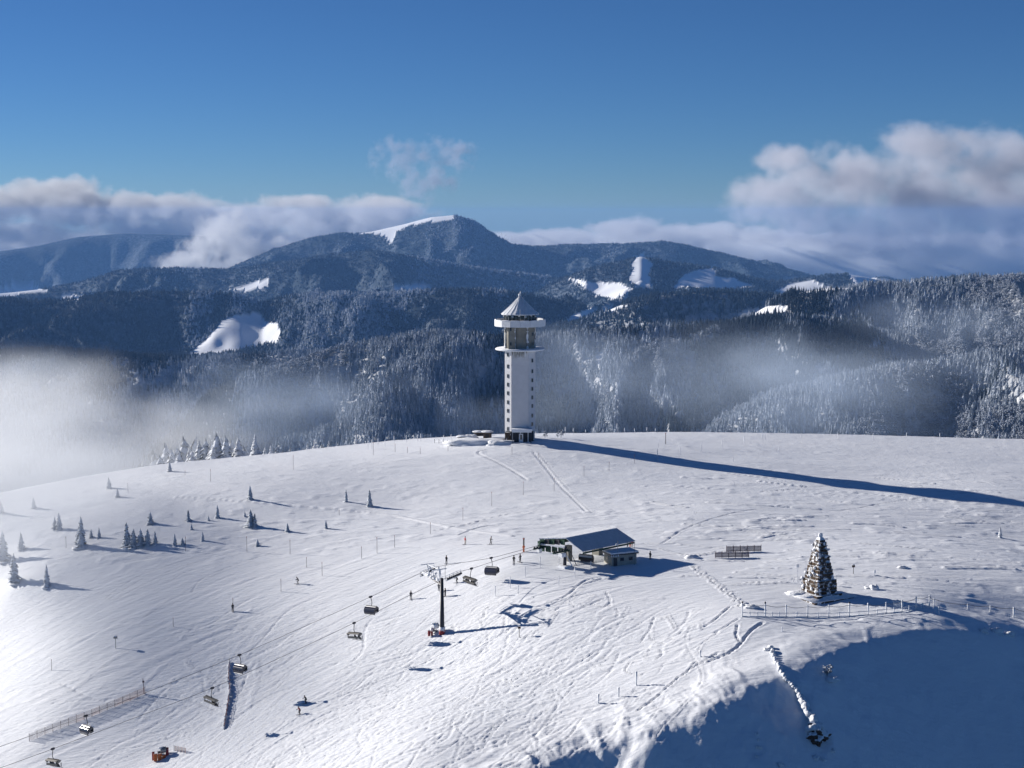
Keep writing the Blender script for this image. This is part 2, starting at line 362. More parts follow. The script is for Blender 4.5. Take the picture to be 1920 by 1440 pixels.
def hills(u, D):
    px = 960 + FPX * u
    X = u * D
    z = Z0 - 560.0 - 620 * smooth(9000, 14000, D) + 40 * fbm(X / 900, D / 900, 3, 3)
    zn = ground(X, np.minimum(D, 900), fine=False) - 2.0 - np.maximum(D - 900, 0) * .5
    z = np.maximum(z, zn)
    wx = 0.35 * fbm(X / 1500, D / 1500, 3, 1)
    for l in LAYERS:
        lp = np.array(l['px'], float); ly = np.array(l['py'], float)
        pyr = np.interp(px, lp, ly)
        Dk = l['D'] * (1 + 0.045 * fbm(X / l['D'] * 5 + l['seed'], X * 0 + l['seed'], 3, l['seed']))
        v = -(pyr - 720) / FPX
        zr = Z0 + Dk * (-math.sin(PITCH) + v * math.cos(PITCH)) / (math.cos(PITCH) + v * math.sin(PITCH))
        zr = zr - (14 if l['D'] < 8000 else 8)                       # room for the trees on the crest
        d = D - Dk
        w = l['w']
        spur = fbm(X / l['L'] + .35 * l['seed'], D / (l['L'] * 2.2) + fbm(X / l['L'], D / l['L'], 2, 5) * .6, 4, l['seed'])
        spur = 1 - 2 * np.abs(spur) * 1.6                              # ridged: spurs and gullies
        sp = l['A'] * (1.75 if l['D'] > 5000 else 1.0) * (spur - .55) * smooth(0, l['D'] * .05, np.abs(d))
        if l['D'] > 5000:
            big = 1 - 3.2 * np.abs(fbm(X / (l['D'] * .17) + l['seed'] * .7 + D / (l['D'] * .5), D / (l['D'] * .35) + l['seed'], 2, l['seed'] + 3))
            sp = sp + l['D'] * .014 * (big - .2) * smooth(0, l['D'] * .07, np.abs(d))
        for (lx, ld, lr, la) in TILT:
            if abs(ld - l['D']) < l['D'] * .14: sp = sp * (1 - .92 * np.exp(-(((X - lx) / (1.3 * lr)) ** 2 + ((D - ld) / (1.3 * lr)) ** 2)))
        front = l['sf'] * (np.sqrt(d * d + w * w) - w)
        back = l['sb'] * (np.sqrt(d * d + w * w) - w)
        zz = zr - np.where(d < 0, front, back) + sp
        # ranges do not run on for ever past their ends
        zz = zz - 1.2 * np.maximum(lp[0] - px, 0) * l['D'] / FPX - 1.2 * np.maximum(px - lp[-1], 0) * l['D'] / FPX
        k = 12.0
        for (lx, ld, lr, la) in TILT:
            if abs(ld - l['D']) < l['D'] * .14: zz = zz + la * (X - lx) * np.exp(-(((X - lx) / lr) ** 2 + ((D - ld) / lr) ** 2))
        z = np.where(zz > z, zz + k * np.exp(-(zz - z) / k) * .5, z + k * np.exp(-(z - zz) / k) * .5)
    return z
HU = np.linspace(-0.46, 0.46, 660)
HD = np.concatenate([np.geomspace(600, 2000, 60, endpoint=False), np.geomspace(2000, 8000, 330, endpoint=False), np.geomspace(8000, 20800, 200)])
HDD, HUU = np.meshgrid(HD, HU, indexing='ij')
HZ = hills(HUU, HDD); HX = HUU * HDD
HPX, HPY = to_px(HX, HDD, HZ)
MEADOWS = [
 [(350,668),(385,634),(415,602),(450,588),(488,588),(498,605),(520,605),(530,625),(520,640),(480,650),(450,657),(400,665)],
 [(-40,548),(0,540),(20,534),(60,535),(90,545),(60,552),(0,556)],
 [(112,557),(130,552),(152,555),(148,563),(115,563)],
 [(430,541),(470,530),(510,522),(517,523),(495,538),(460,547)],
 [(735,538),(760,534),(810,532),(808,547),(775,549),(740,545)],
 [(648,430),(700,422),(760,408),(810,398),(858,396),(845,412),(800,418),(770,425),(740,435),(715,442),(690,437),(660,437)],
 [(712,438),(745,433),(735,458),(725,450)],
 [(1055,602),(1090,583),(1130,573),(1178,572),(1150,585),(1110,590),(1075,604)],
 [(1058,520),(1100,528),(1160,530),(1188,545),(1150,562),(1120,556),(1090,538)],
 [(1180,524),(1190,480),(1205,475),(1225,495),(1218,512),(1226,540),(1200,543),(1185,532)],
 [(1260,540),(1275,522),(1300,506),(1338,503),(1340,518),(1375,522),(1415,537),(1380,540),(1320,540)],
 [(1446,549),(1475,533),(1520,525),(1545,538),(1620,538),(1600,546),(1540,549),(1490,552)],
 [(1326,603),(1400,581),(1450,575),(1482,576),(1472,588),(1420,594),(1370,603)],
 [(1590,516),(1620,518),(1668,525),(1640,535),(1600,533)],
 [(1893,758),(1925,736),(1925,753),(1903,763)], [(1622,651),(1640,645),(1648,655),(1630,660)], [(1630,680),(1644,676),(1640,690)],
 [(1112,672),(1130,655),(1135,668),(1120,690)],
]
def inside(poly, X, Y):
    r = np.zeros(np.shape(X), bool); n = len(poly)
    for i in range(n):
        x0, y0 = poly[i]; x1, y1 = poly[(i + 1) % n]
        c_ = ((y0 > Y) != (y1 > Y)) & (X < (x1 - x0) * (Y - y0) / (y1 - y0 + 1e-9) + x0)
        r ^= c_
    return r
def meadow(px, py, X, D):
    jx = px + 4 * fbm(X / 110, D / 110, 2, 6); jy = py + 2.0 * fbm(X / 120 + 5, D / 120, 2, 7)
    m = np.zeros(np.shape(px), bool)
    for i, p in enumerate(MEADOWS): 
        q = inside(p, jx, jy)
        if i in (5, 6): q &= D > 11500
        if i == 12: q &= D > 2900
        m |= q
    return m
MEAD = meadow(HPX, HPY, HX, HDD)
# which parts of the land show from the summit: running maximum of the sight line
SL = (HZ - Z0) / HDD
nearSL = np.full(len(HU), -9.0)
_a = np.linspace(430, 640, 60)
for k in _a: nearSL = np.maximum(nearSL, (ground(HU * k, np.full(len(HU), k), fine=False) - Z0) / k)
RUN = np.maximum.accumulate(np.vstack([nearSL[None, :], SL[:-1]]), axis=0)
VIS = (SL + 30.0 / HDD) >= RUN
def hill_material():
    m = bpy.data.materials.new('wooded_hillside'); m.use_nodes = True; nt = m.node_tree; N = nt.nodes; L = nt.links
    b = N['Principled BSDF']; b.inputs['Roughness'].default_value = .9; b.inputs['Specular IOR Level'].default_value = .1
    tc = N.new('ShaderNodeTexCoord')
    def noise(scale, det=4):
        n = N.new('ShaderNodeTexNoise'); n.inputs['Scale'].default_value = scale; n.inputs['Detail'].default_value = det; n.inputs['Roughness'].default_value = .65
        L.new(tc.outputs['Object'], n.inputs['Vector']); return n.outputs[0]
    a = noise(.0016, 5); c_ = noise(.03, 5)
    r = N.new('ShaderNodeMapRange'); r.inputs[1].default_value = .35; r.inputs[2].default_value = .7; L.new(a, r.inputs[0])
    r2 = N.new('ShaderNodeMapRange'); r2.inputs[1].default_value = .42; r2.inputs[2].default_value = .68; L.new(c_, r2.inputs[0])
    ad = N.new('ShaderNodeMath'); ad.operation = 'MULTIPLY'; L.new(r.outputs[0], ad.inputs[0]); L.new(r2.outputs[0], ad.inputs[1])
    w = N.new('ShaderNodeMix'); w.data_type = 'RGBA'; w.inputs[6].default_value = (.02, .035, .05, 1); w.inputs[7].default_value = (.24, .28, .35, 1); L.new(ad.outputs[0], w.inputs[0])
    at_ = N.new('ShaderNodeAttribute'); at_.attribute_name = 'meadow'
    s = N.new('ShaderNodeMix'); s.data_type = 'RGBA'; s.inputs[7].default_value = (.84, .86, .9, 1); L.new(at_.outputs['Fac'], s.inputs[0]); L.new(w.outputs[2], s.inputs[6])
    L.new(s.outputs[2], b.inputs['Base Color'])
    inv = N.new('ShaderNodeMath'); inv.operation = 'SUBTRACT'; inv.inputs[0].default_value = 1; L.new(at_.outputs['Fac'], inv.inputs[1])
    h = N.new('ShaderNodeMath'); h.operation = 'MULTIPLY'; L.new(c_, h.inputs[0]); L.new(inv.outputs[0], h.inputs[1])
    bm = N.new('ShaderNodeBump'); bm.inputs['Distance'].default_value = 18; bm.inputs['Strength'].default_value = .9; L.new(h.outputs[0], bm.inputs['Height']); L.new(bm.outputs[0], b.inputs['Normal'])
    return m
me = grid_mesh('hills', HX, HDD, HZ, {'meadow': np.maximum(MEAD.astype(float), .5 * smooth(6500, 4200, HDD) + 0 * HZ)})
me.materials.append(hill_material())
o = bpy.data.objects.new('hills', me); COL.objects.link(o); tag(o, kind='structure')
# ------------------------------------------------------------------ haze
def box_mesh(name, lo, hi):
    x0, y0, z0 = lo; x1, y1, z1 = hi
    v = [(x0,y0,z0),(x1,y0,z0),(x1,y1,z0),(x0,y1,z0),(x0,y0,z1),(x1,y0,z1),(x1,y1,z1),(x0,y1,z1)]
    f = [(0,3,2,1),(4,5,6,7),(0,1,5,4),(1,2,6,5),(2,3,7,6),(3,0,4,7)]
    me = bpy.data.meshes.new(name); me.from_pydata(v, [], f); me.update(); return me
def volume_mat(name, color, density, aniso=0.0, attr=None):
    m = bpy.data.materials.new(name); m.use_nodes = True; nt = m.node_tree
    for n in list(nt.nodes): nt.nodes.remove(n)
    out = nt.nodes.new('ShaderNodeOutputMaterial'); v = nt.nodes.new('ShaderNodeVolumePrincipled')
    v.inputs['Color'].default_value = (*color, 1); v.inputs['Density'].default_value = density; v.inputs['Anisotropy'].default_value = aniso
    v.inputs['Density Attribute'].default_value = attr or ''
    nt.links.new(v.outputs[0], out.inputs['Volume']); return m
me = box_mesh('haze', (-16000, -3000, Z0 - 1350), (16000, 21100, Z0 + 60))
me.materials.append(volume_mat('thin_blue_air', (.22, .48, 1.0), HAZE_DENSITY))
o = bpy.data.objects.new('haze', me); COL.objects.link(o); tag(o, kind='stuff')

# ------------------------------------------------------------------ trees
def frost_mat(name, dark, frost, thr, soft=.28, scale=3.0):
    m = bpy.data.materials.new(name); m.use_nodes = True; nt = m.node_tree; N = nt.nodes; L = nt.links
    b = N['Principled BSDF']; b.inputs['Roughness'].default_value = .85; b.inputs['Specular IOR Level'].default_value = .15
    tc = N.new('ShaderNodeTexCoord'); g = N.new('ShaderNodeNewGeometry'); s = N.new('ShaderNodeSeparateXYZ'); L.new(g.outputs['Normal'], s.inputs[0])
    n = N.new('ShaderNodeTexNoise'); n.inputs['Scale'].default_value = scale; n.inputs['Detail'].default_value = 3; L.new(tc.outputs['Object'], n.inputs['Vector'])
    oi = N.new('ShaderNodeObjectInfo')
    a = N.new('ShaderNodeMath'); a.operation = 'MULTIPLY_ADD'; L.new(n.outputs[0], a.inputs[0]); a.inputs[1].default_value = 1.0; L.new(s.outputs[2], a.inputs[2])
    a2 = N.new('ShaderNodeMath'); a2.operation = 'MULTIPLY_ADD'; L.new(oi.outputs['Random'], a2.inputs[0]); a2.inputs[1].default_value = .5; L.new(a.outputs[0], a2.inputs[2])
    r = N.new('ShaderNodeMapRange'); r.inputs[1].default_value = thr + .75 - soft; r.inputs[2].default_value = thr + .75 + soft; L.new(a2.outputs[0], r.inputs[0])
    mx = N.new('ShaderNodeMix'); mx.data_type = 'RGBA'; mx.inputs[6].default_value = (*dark, 1); mx.inputs[7].default_value = (*frost, 1); L.new(r.outputs[0], mx.inputs[0])
    L.new(mx.outputs[2], b.inputs['Base Color']); return m
M_CON_D = frost_mat('spruce_needles', (.022, .038, .055), (.22, .29, .40), .74)
M_CON_F = frost_mat('frosted_spruce_needles', (.15, .18, .215), (.44, .485, .56), .20)
M_DEC = frost_mat('rimed_twigs', (.17, .19, .22), (.35, .38, .44), .14)
M_BARK = mat('bark', (.07, .05, .04), .9, noise=(3, .6))
def conifer_bm(rs, layers=7, pts=7, slim=.20, irr=.25, lean=0.0):
    """unit-high conifer crown of drooping, ragged tiers"""
    V = []; F = []
    for k in range(layers):
        t = k / layers
        zb = .06 + .86 * t; r = slim * (1 - t) ** .85 * (1 + rs.uniform(-.12, .12)) + .012
        zt = min(1.0, zb + (.30 - .12 * t)); cx = lean * zb
        c = len(V); V.append((cx, 0, zt)); ph = rs.uniform(0, 6.28)
        n = pts * 2
        for i in range(n):
            a = ph + 6.2832 * i / n
            rr = r * (1.0 + rs.uniform(-irr, irr)) if i % 2 == 0 else r * rs.uniform(.45, .62)
            zz = zb - .02 - .02 * rs.random() if i % 2 == 0 else zb + .03
            V.append((cx + rr * math.cos(a), rr * math.sin(a), zz))
        for i in range(n): F.append((c, c + 1 + i, c + 1 + (i + 1) % n))
    return V, F
def twig_bm(rs, blobs=22):
    """unit-high rimed leafless tree: a fan of small clumps on a short trunk"""
    V = []; F = []
    def limb(a, b, r):
        a = Vector(a); b = Vector(b); d = (b - a).normalized(); s = d.orthogonal().normalized() * r; t = d.cross(s)
        c = len(V)
        for q in (s, t * .8 - s * .5, -t * .8 - s * .5): V.append(tuple(a + q))
        V.append(tuple(b)); F.extend([(c, c+1, c+3), (c+1, c+2, c+3), (c+2, c, c+3)])
    limb((0, 0, 0), (0, 0, .6), .03)
    for k in range(blobs):
        a = rs.uniform(0, 6.28); h = rs.uniform(.3, .97); rad = .30 * math.sqrt(max(0, 1 - ((h - .58) / .46) ** 2)) * rs.uniform(.3, 1)
        p = Vector((rad * math.cos(a), rad * math.sin(a), h)); s = rs.uniform(.06, .12)
        limb((0, 0, h * .45), p, .012)
        c = len(V)
        base = [Vector((1,0,0)), Vector((-1,0,0)), Vector((0,1,0)), Vector((0,-1,0)), Vector((0,0,1)), Vector((0,0,-1))]
        for q in base: V.append(tuple(p + q * s * rs.uniform(.6, 1.3) + Vector((rs.uniform(-.02,.02), rs.uniform(-.02,.02), 0))))
        for f in [(0,2,4),(2,1,4),(1,3,4),(3,0,4),(2,0,5),(1,2,5),(3,1,5),(0,3,5)]: F.append(tuple(c + i for i in f))
    return V, F
protos = bpy.data.collections.new('tree_kinds')               # sources for the far-off wood, not linked to the scene
def proto(name, VF, m):
    me = bpy.data.meshes.new(name); me.from_pydata(VF[0], [], VF[1]); me.materials.append(m); me.update()
    o = bpy.data.objects.new(name, me); protos.objects.link(o); return o
_r = random.Random(11)
for k, (ly, sl) in enumerate([(7, .17), (6, .20), (8, .15)]): proto('kind_%d' % k, conifer_bm(_r, ly, 6, sl), M_CON_D)
for k, (ly, sl) in enumerate([(7, .18), (6, .21), (8, .16)]): proto('kind_%d' % (3 + k), conifer_bm(_r, ly, 6, sl), M_CON_F)
for k in range(3): proto('kind_%d' % (6 + k), twig_bm(_r, 24), M_DEC)

# where the wood grows: every stretch of hillside in view that is not meadow
def forest_points():
    rs = np.random.RandomState(5)
    vis = VIS.copy()
    for _ in range(2):
        v = vis.copy(); v[1:] |= vis[:-1]; v[:-1] |= vis[1:]; v[:, 1:] |= vis[:, :-1]; v[:, :-1] |= vis[:, 1:]; vis = v
    cellD = np.diff(HD)[:, None]; cw = (HU[1] - HU[0]) * HD[:-1, None]
    Dm = HD[:-1, None]
    sp = np.maximum(5.6, Dm / 560.0)
    lam = cellD * cw / sp ** 2 * (vis[:-1, :-1]) * (Dm > 900) * (Dm < 15500) * (np.abs(HU[:-1])[None, :] < .40)
    cnt = rs.poisson(lam)
    idx = np.repeat(np.arange(cnt.size), cnt.ravel())
    j, i = np.unravel_index(idx, cnt.shape)
    ty = rs.rand(len(j)); tx = rs.rand(len(j))
    D = HD[j] * (1 - ty) + HD[j + 1] * ty; u = HU[i] * (1 - tx) + HU[i + 1] * tx
    z = (HZ[j, i] * (1 - tx) + HZ[j, i + 1] * tx) * (1 - ty) + (HZ[j + 1, i] * (1 - tx) + HZ[j + 1, i + 1] * tx) * ty
    X = u * D
    keep = ~meadow(*to_px(X, D, z), X, D)
    # a few clearings and thin stands
    thin = fbm(X / 160, D / 160, 3, 9)
    keep &= (thin < .42) | (rs.rand(len(X)) < .3)
    X, D, z, u = X[keep], D[keep], z[keep], u[keep]
    n = len(X)
    # kind: dark spruce, frosted spruce, rimed broadleaf in patches; frost thicker high up and on the near slopes
    a = fbm(X / (90 + D * .04), D / (90 + D * .04), 4, 4) ; b_ = fbm(X / (150 + D * .02) + 40, D / (150 + D * .02), 4, 6)
    px = 960 + FPX * u
    near = smooth(4600, 3400, D)
    frost = a * 1.6 + near * .55 - .36 + (rs.rand(n) - .5) * .35 - .35 * smooth(1550, 1300, px) * smooth(900,1100,px) * smooth(Z0 - 300, Z0 - 380, z) * near
    dec = (b_ + .22 * (a) + (rs.rand(n) - .5) * .3 - .36 + .12 * near > 0)
    kind = np.where(dec & (frost > -.15), 6 + rs.randint(0, 3, n), np.where(frost > 0.0, 3 + rs.randint(0, 3, n), rs.randint(0, 3, n)))
    sp = np.maximum(5.6, D / 560.0)
    hgt = np.where(kind >= 6, rs.uniform(9, 15, n), rs.uniform(9, 22, n) * (1 + .25 * fbm(X / 60, D / 60, 2, 2))) * np.where(D > 7000, .82, 1.0)
    wid = hgt * np.clip(sp / 7.0, 1.0, 2.4) * rs.uniform(.8, 1.35, n)
    return X, D, z - .5, kind, hgt, wid
FP = forest_points()

def scatter(name, pts, label=None):
    X, D, z, kind, hgt, wid = pts; n = len(X)
    me = bpy.data.meshes.new(name); me.vertices.add(n)
    me.vertices.foreach_set('co', np.stack([X, D, z], -1).astype(np.float32).ravel())
    rs = np.random.RandomState(3)
    a = me.attributes.new('tree_kind', 'INT', 'POINT'); a.data.foreach_set('value', kind.astype(np.int32))
    a = me.attributes.new('tree_size', 'FLOAT_VECTOR', 'POINT'); a.data.foreach_set('vector', np.stack([wid, wid, hgt], -1).astype(np.float32).ravel())
    a = me.attributes.new('tree_turn', 'FLOAT_VECTOR', 'POINT'); a.data.foreach_set('vector', np.stack([rs.normal(0, .03, n), rs.normal(0, .03, n), rs.uniform(0, 6.28, n)], -1).astype(np.float32).ravel())
    me.update()
    o = bpy.data.objects.new(name, me); COL.objects.link(o)
    g = bpy.data.node_groups.new(name + '_planting', 'GeometryNodeTree'); N = g.nodes; L = g.links
    g.interface.new_socket('Geometry', in_out='INPUT', socket_type='NodeSocketGeometry'); g.interface.new_socket('Geometry', in_out='OUTPUT', socket_type='NodeSocketGeometry')
    gi = N.new('NodeGroupInput'); go = N.new('NodeGroupOutput')
    ci = N.new('GeometryNodeCollectionInfo'); ci.inputs[0].default_value = protos; ci.inputs['Separate Children'].default_value = True
    ip = N.new('GeometryNodeInstanceOnPoints'); ip.inputs['Pick Instance'].default_value = True
    def attr(nm, ty):
        x = N.new('GeometryNodeInputNamedAttribute'); x.data_type = ty; x.inputs[0].default_value = nm; return x.outputs[0]
    L.new(gi.outputs[0], ip.inputs['Points']); L.new(ci.outputs[0], ip.inputs['Instance'])
    L.new(attr('tree_kind', 'INT'), ip.inputs['Instance Index']); L.new(attr('tree_turn', 'FLOAT_VECTOR'), ip.inputs['Rotation']); L.new(attr('tree_size', 'FLOAT_VECTOR'), ip.inputs['Scale'])
    L.new(ip.outputs[0], go.inputs[0])
    md = o.modifiers.new('planting', 'NODES'); md.node_group = g
    tag(o, label, kind='stuff'); return o
scatter('forest', FP)
# ------------------------------------------------------------------ fog and clouds: real volumes with ragged density
def cloud(name, lo, hi, res, blobs, nscale, namp, gain, dens, label=None, detail=6, color=(1, 1, 1), thr=0.0, stretch=(1, 1, 1), aniso=0.25, soft=False):
    """blobs: (x, y, z, rx, ry, rz, weight); the field is the largest blob value, torn by noise"""
    me = box_mesh(name, lo, hi)
    o = bpy.data.objects.new(name, me); COL.objects.link(o)
    g = bpy.data.node_groups.new(name + '_field', 'GeometryNodeTree'); N = g.nodes; L = g.links
    g.interface.new_socket('Geometry', in_out='INPUT', socket_type='NodeSocketGeometry'); g.interface.new_socket('Geometry', in_out='OUTPUT', socket_type='NodeSocketGeometry')
    gi = N.new('NodeGroupInput'); go = N.new('NodeGroupOutput')
    pos = N.new('GeometryNodeInputPosition')
    def math_(op, a, b=None, c_=None, clamp=False):
        n = N.new('ShaderNodeMath'); n.operation = op; n.use_clamp = clamp
        for i, v in enumerate((a, b, c_)):
            if v is None: continue
            if isinstance(v, (int, float)): n.inputs[i].default_value = v
            else: L.new(v, n.inputs[i])
        return n.outputs[0]
    field = None
    for (x, y, z, rx, ry, rz, w) in blobs:
        s = N.new('ShaderNodeVectorMath'); s.operation = 'SUBTRACT'; L.new(pos.outputs[0], s.inputs[0]); s.inputs[1].default_value = (x, y, z)
        q = N.new('ShaderNodeVectorMath'); q.operation = 'DIVIDE'; L.new(s.outputs[0], q.inputs[0]); q.inputs[1].default_value = (rx, ry, rz)
        l = N.new('ShaderNodeVectorMath'); l.operation = 'DOT_PRODUCT'; L.new(q.outputs[0], l.inputs[0]); L.new(q.outputs[0], l.inputs[1])
        v = math_('SUBTRACT', 1.0, l.outputs['Value']); v = math_('MAXIMUM', v, -3.0); v = math_('MULTIPLY', v, w)
        field = v if field is None else math_('MAXIMUM', field, v)
    vm = N.new('ShaderNodeVectorMath'); vm.operation = 'MULTIPLY'; L.new(pos.outputs[0], vm.inputs[0]); vm.inputs[1].default_value = stretch
    n = N.new('ShaderNodeTexNoise'); n.inputs['Scale'].default_value = nscale; n.inputs['Detail'].default_value = detail; n.inputs['Roughness'].default_value = .6
    L.new(vm.outputs[0], n.inputs['Vector'])
    nz = math_('MULTIPLY', math_('SUBTRACT', n.outputs[0], .5), namp * 2)
    d = math_('SUBTRACT', math_('ADD', field, nz), thr)
    d = math_('MULTIPLY', d, gain, None, True)
    if soft: d = math_('MULTIPLY', d, d)
    d = math_('MULTIPLY', d, dens)
    vc = N.new('GeometryNodeVolumeCube')
    L.new(d, vc.inputs['Density']); vc.inputs['Min'].default_value = lo; vc.inputs['Max'].default_value = hi
    for k, ax in enumerate('XYZ'): vc.inputs['Resolution ' + ax].default_value = res[k]
    m = volume_mat(name + '_vapour', color, 1.0, aniso, attr='density')
    sm = N.new('GeometryNodeSetMaterial'); sm.inputs['Material'].default_value = m
    L.new(vc.outputs[0], sm.inputs[0]); L.new(sm.outputs[0], go.inputs[0])
    me.materials.append(m)
    md = o.modifiers.new('field', 'NODES'); md.node_group = g
    tag(o, label, kind='stuff'); return o
def B(px, py, D, rpx, rpy, w=1.0, ry=None):
    p = at(px, py, D); k = D / FPX
    return (p.x, p.y, p.z, rpx * k, (ry or rpx * k), rpy * k, w)
HOR = []
_r = random.Random(21)
# low bank on the left
for px, py, rx, ry in [(-60,390,120,34),(60,378,110,30),(110,362,60,24),(190,398,130,30),(300,395,110,26),(400,408,120,24),(520,405,120,18),(560,380,50,14),
                       (640,412,90,32),(700,402,80,28),(745,393,40,18),(0,440,160,24),(330,440,200,30),(600,440,200,40)]:
    HOR.append(B(px, py, _r.uniform(23500, 26000), rx, ry, 1.0, 1500))
# right of the bald summit
for px, py, rx, ry in [(960,452,60,12),(1050,448,80,16),(1180,434,70,22),(1260,445,90,22),(1340,440,90,20),(1440,455,130,22),(1560,480,120,26),(1650,505,120,26),(1480,490,160,30)]:
    HOR.append(B(px, py, _r.uniform(22800, 24500), rx, ry, 1.0, 1200))
cloud('cloud_bank', (-9500, 21600, Z0 - 900), (8000, 27800, Z0 + 700), (330, 90, 70), HOR, 1 / 450., 5.0, 1.2, .0030, 'low bank of pale clouds along the horizon behind the hills', thr=.12, color=(.82, .84, .88), aniso=.0)
BIG = []  # right-hand cloud
for px, py, rx, ry in [(1900,300,120,50),(1800,330,110,60),(1740,270,70,34),(1930,400,170,90),(1760,420,140,80),(1640,350,90,50),(1560,330,90,44),(1500,390,110,40),(1470,300,45,24),(1650,450,160,50),(1850,480,200,50),(2150,380,200,120),(1440,360,60,26)]:
    BIG.append(B(px, py, _r.uniform(22800, 24500), rx, ry, 1.0, 1300))
cloud('grey_cloud', (3000, 21400, Z0 - 900), (11500, 26500, Z0 + 1650), (170, 100, 90), BIG, 1 / 520., 6.0, .8, .0019, 'big ragged grey cloud towering on the right above the hills', thr=.12, color=(.72, .75, .84), aniso=.0)
cloud('cloud_wisp', *[(at(690, 400, 22500).x, 21900, at(0, 400, 22500).z), (at(930, 400, 22500).x, 23200, at(0, 235, 22500).z)], (110, 70, 70),
      [B(770, 300, 22500, 60, 34, 1, 350), B(840, 290, 22500, 50, 26, 1, 300), B(800, 335, 22500, 55, 30, 1, 350)], 1 / 230., 6.0, .5, .0035, 'small torn grey cloud wisp in the blue sky', thr=.25, color=(.6, .68, .85), aniso=.0)
# steam of cloud spilling over the saddle left of the bald summit
SAD = []
for px, py, rx, ry in [(425,440,46,42),(400,470,50,34),(455,462,50,34),(350,492,60,22),(440,495,70,24),(500,470,50,22)]:
    SAD.append(B(px, py, 15500, rx, ry, 1.0, 500))
cloud('saddle_cloud', (at(250, 500, 15500).x, 14600, at(0, 545, 15500).z), (at(580, 500, 15500).x, 16500, Z0 + 60), (150, 80, 90), SAD, 1 / 230., 4.5, 1.3, .0040, 'bright billowing cloud in the saddle left of the bald summit', thr=.18, color=(1, 1, 1), aniso=.0)
# cloud sea under the horizon beyond the last ridge
cloud('cloud_sea', (-26000, 21300, Z0 - 1000), (26000, 36000, Z0 - 260), (260, 90, 40), [(0, 29000, Z0 - 900, 60000, 60000, 480, 1.0)], 1 / 1500., 2.2, 1.6, .0022, 'flat sea of pale cloud beyond the farthest hills', thr=.25, detail=4, color=(.84, .87, .92), aniso=.0)
# fog bank drifting over the left end of the summit
FOG = [B(-60, 790, 620, 300, 150, 1.3, 190), B(60, 810, 600, 210, 120, .9, 170), B(150, 850, 640, 210, 90, .9, 120), B(330, 810, 900, 230, 55, .52, 250), B(-120, 980, 380, 300, 160, 1.5, 60), B(-120, 1130, 345, 190, 150, .8, 40), B(-20, 900, 425, 340, 100, 1.8, 60), B(170, 920, 410, 270, 70, .9, 45), B(30, 1040, 375, 190, 80, .8, 35), B(330, 850, 560, 200, 60, .8, 60)]
cloud('fog_bank', (-330, 310, Z0 - 175), (-20, 1250, Z0 + 5), (130, 190, 70), FOG, 1 / 62., 1.3, .8, .016, 'white fog bank drifting over the left end of the snowfield', thr=.08, color=(.96, .98, 1), soft=True, stretch=(1, .7, 1.6), aniso=.0)
MIST = [B(560, 770, 1900, 260, 60, 1.0, 450), B(780, 700, 2300, 170, 55, .85, 400), B(1080, 740, 2500, 160, 55, .6, 250), B(1450, 650, 2300, 190, 55, .9, 300), B(1750, 610, 2200, 260, 70, .8, 400),
        B(1900, 700, 1900, 190, 90, .8, 300), B(1650, 700, 2000, 200, 60, .7, 300), B(1450, 700, 2250, 760, 140, .75, 800), B(850, 730, 2300, 560, 110, .7, 600), B(1000, 640, 2800, 260, 26, .55, 250), B(620, 820, 1500, 240, 40, .9, 300), B(250, 760, 2300, 300, 50, .7, 500), B(60, 700, 2300, 200, 40, 1, 400), B(1350, 540, 2900, 100, 14, .5, 200), B(1240, 700, 2300, 120, 60, .4, 250)]
cloud('mist', (-1150, 1150, Z0 - 480), (1300, 3250, Z0 - 90), (170, 120, 60), MIST, 1 / 260., 1.6, .8, .0023, 'thin mist hanging over the frosted woods', thr=.12, color=(.72, .84, 1), soft=True, stretch=(1, .8, 2.0), aniso=.0)
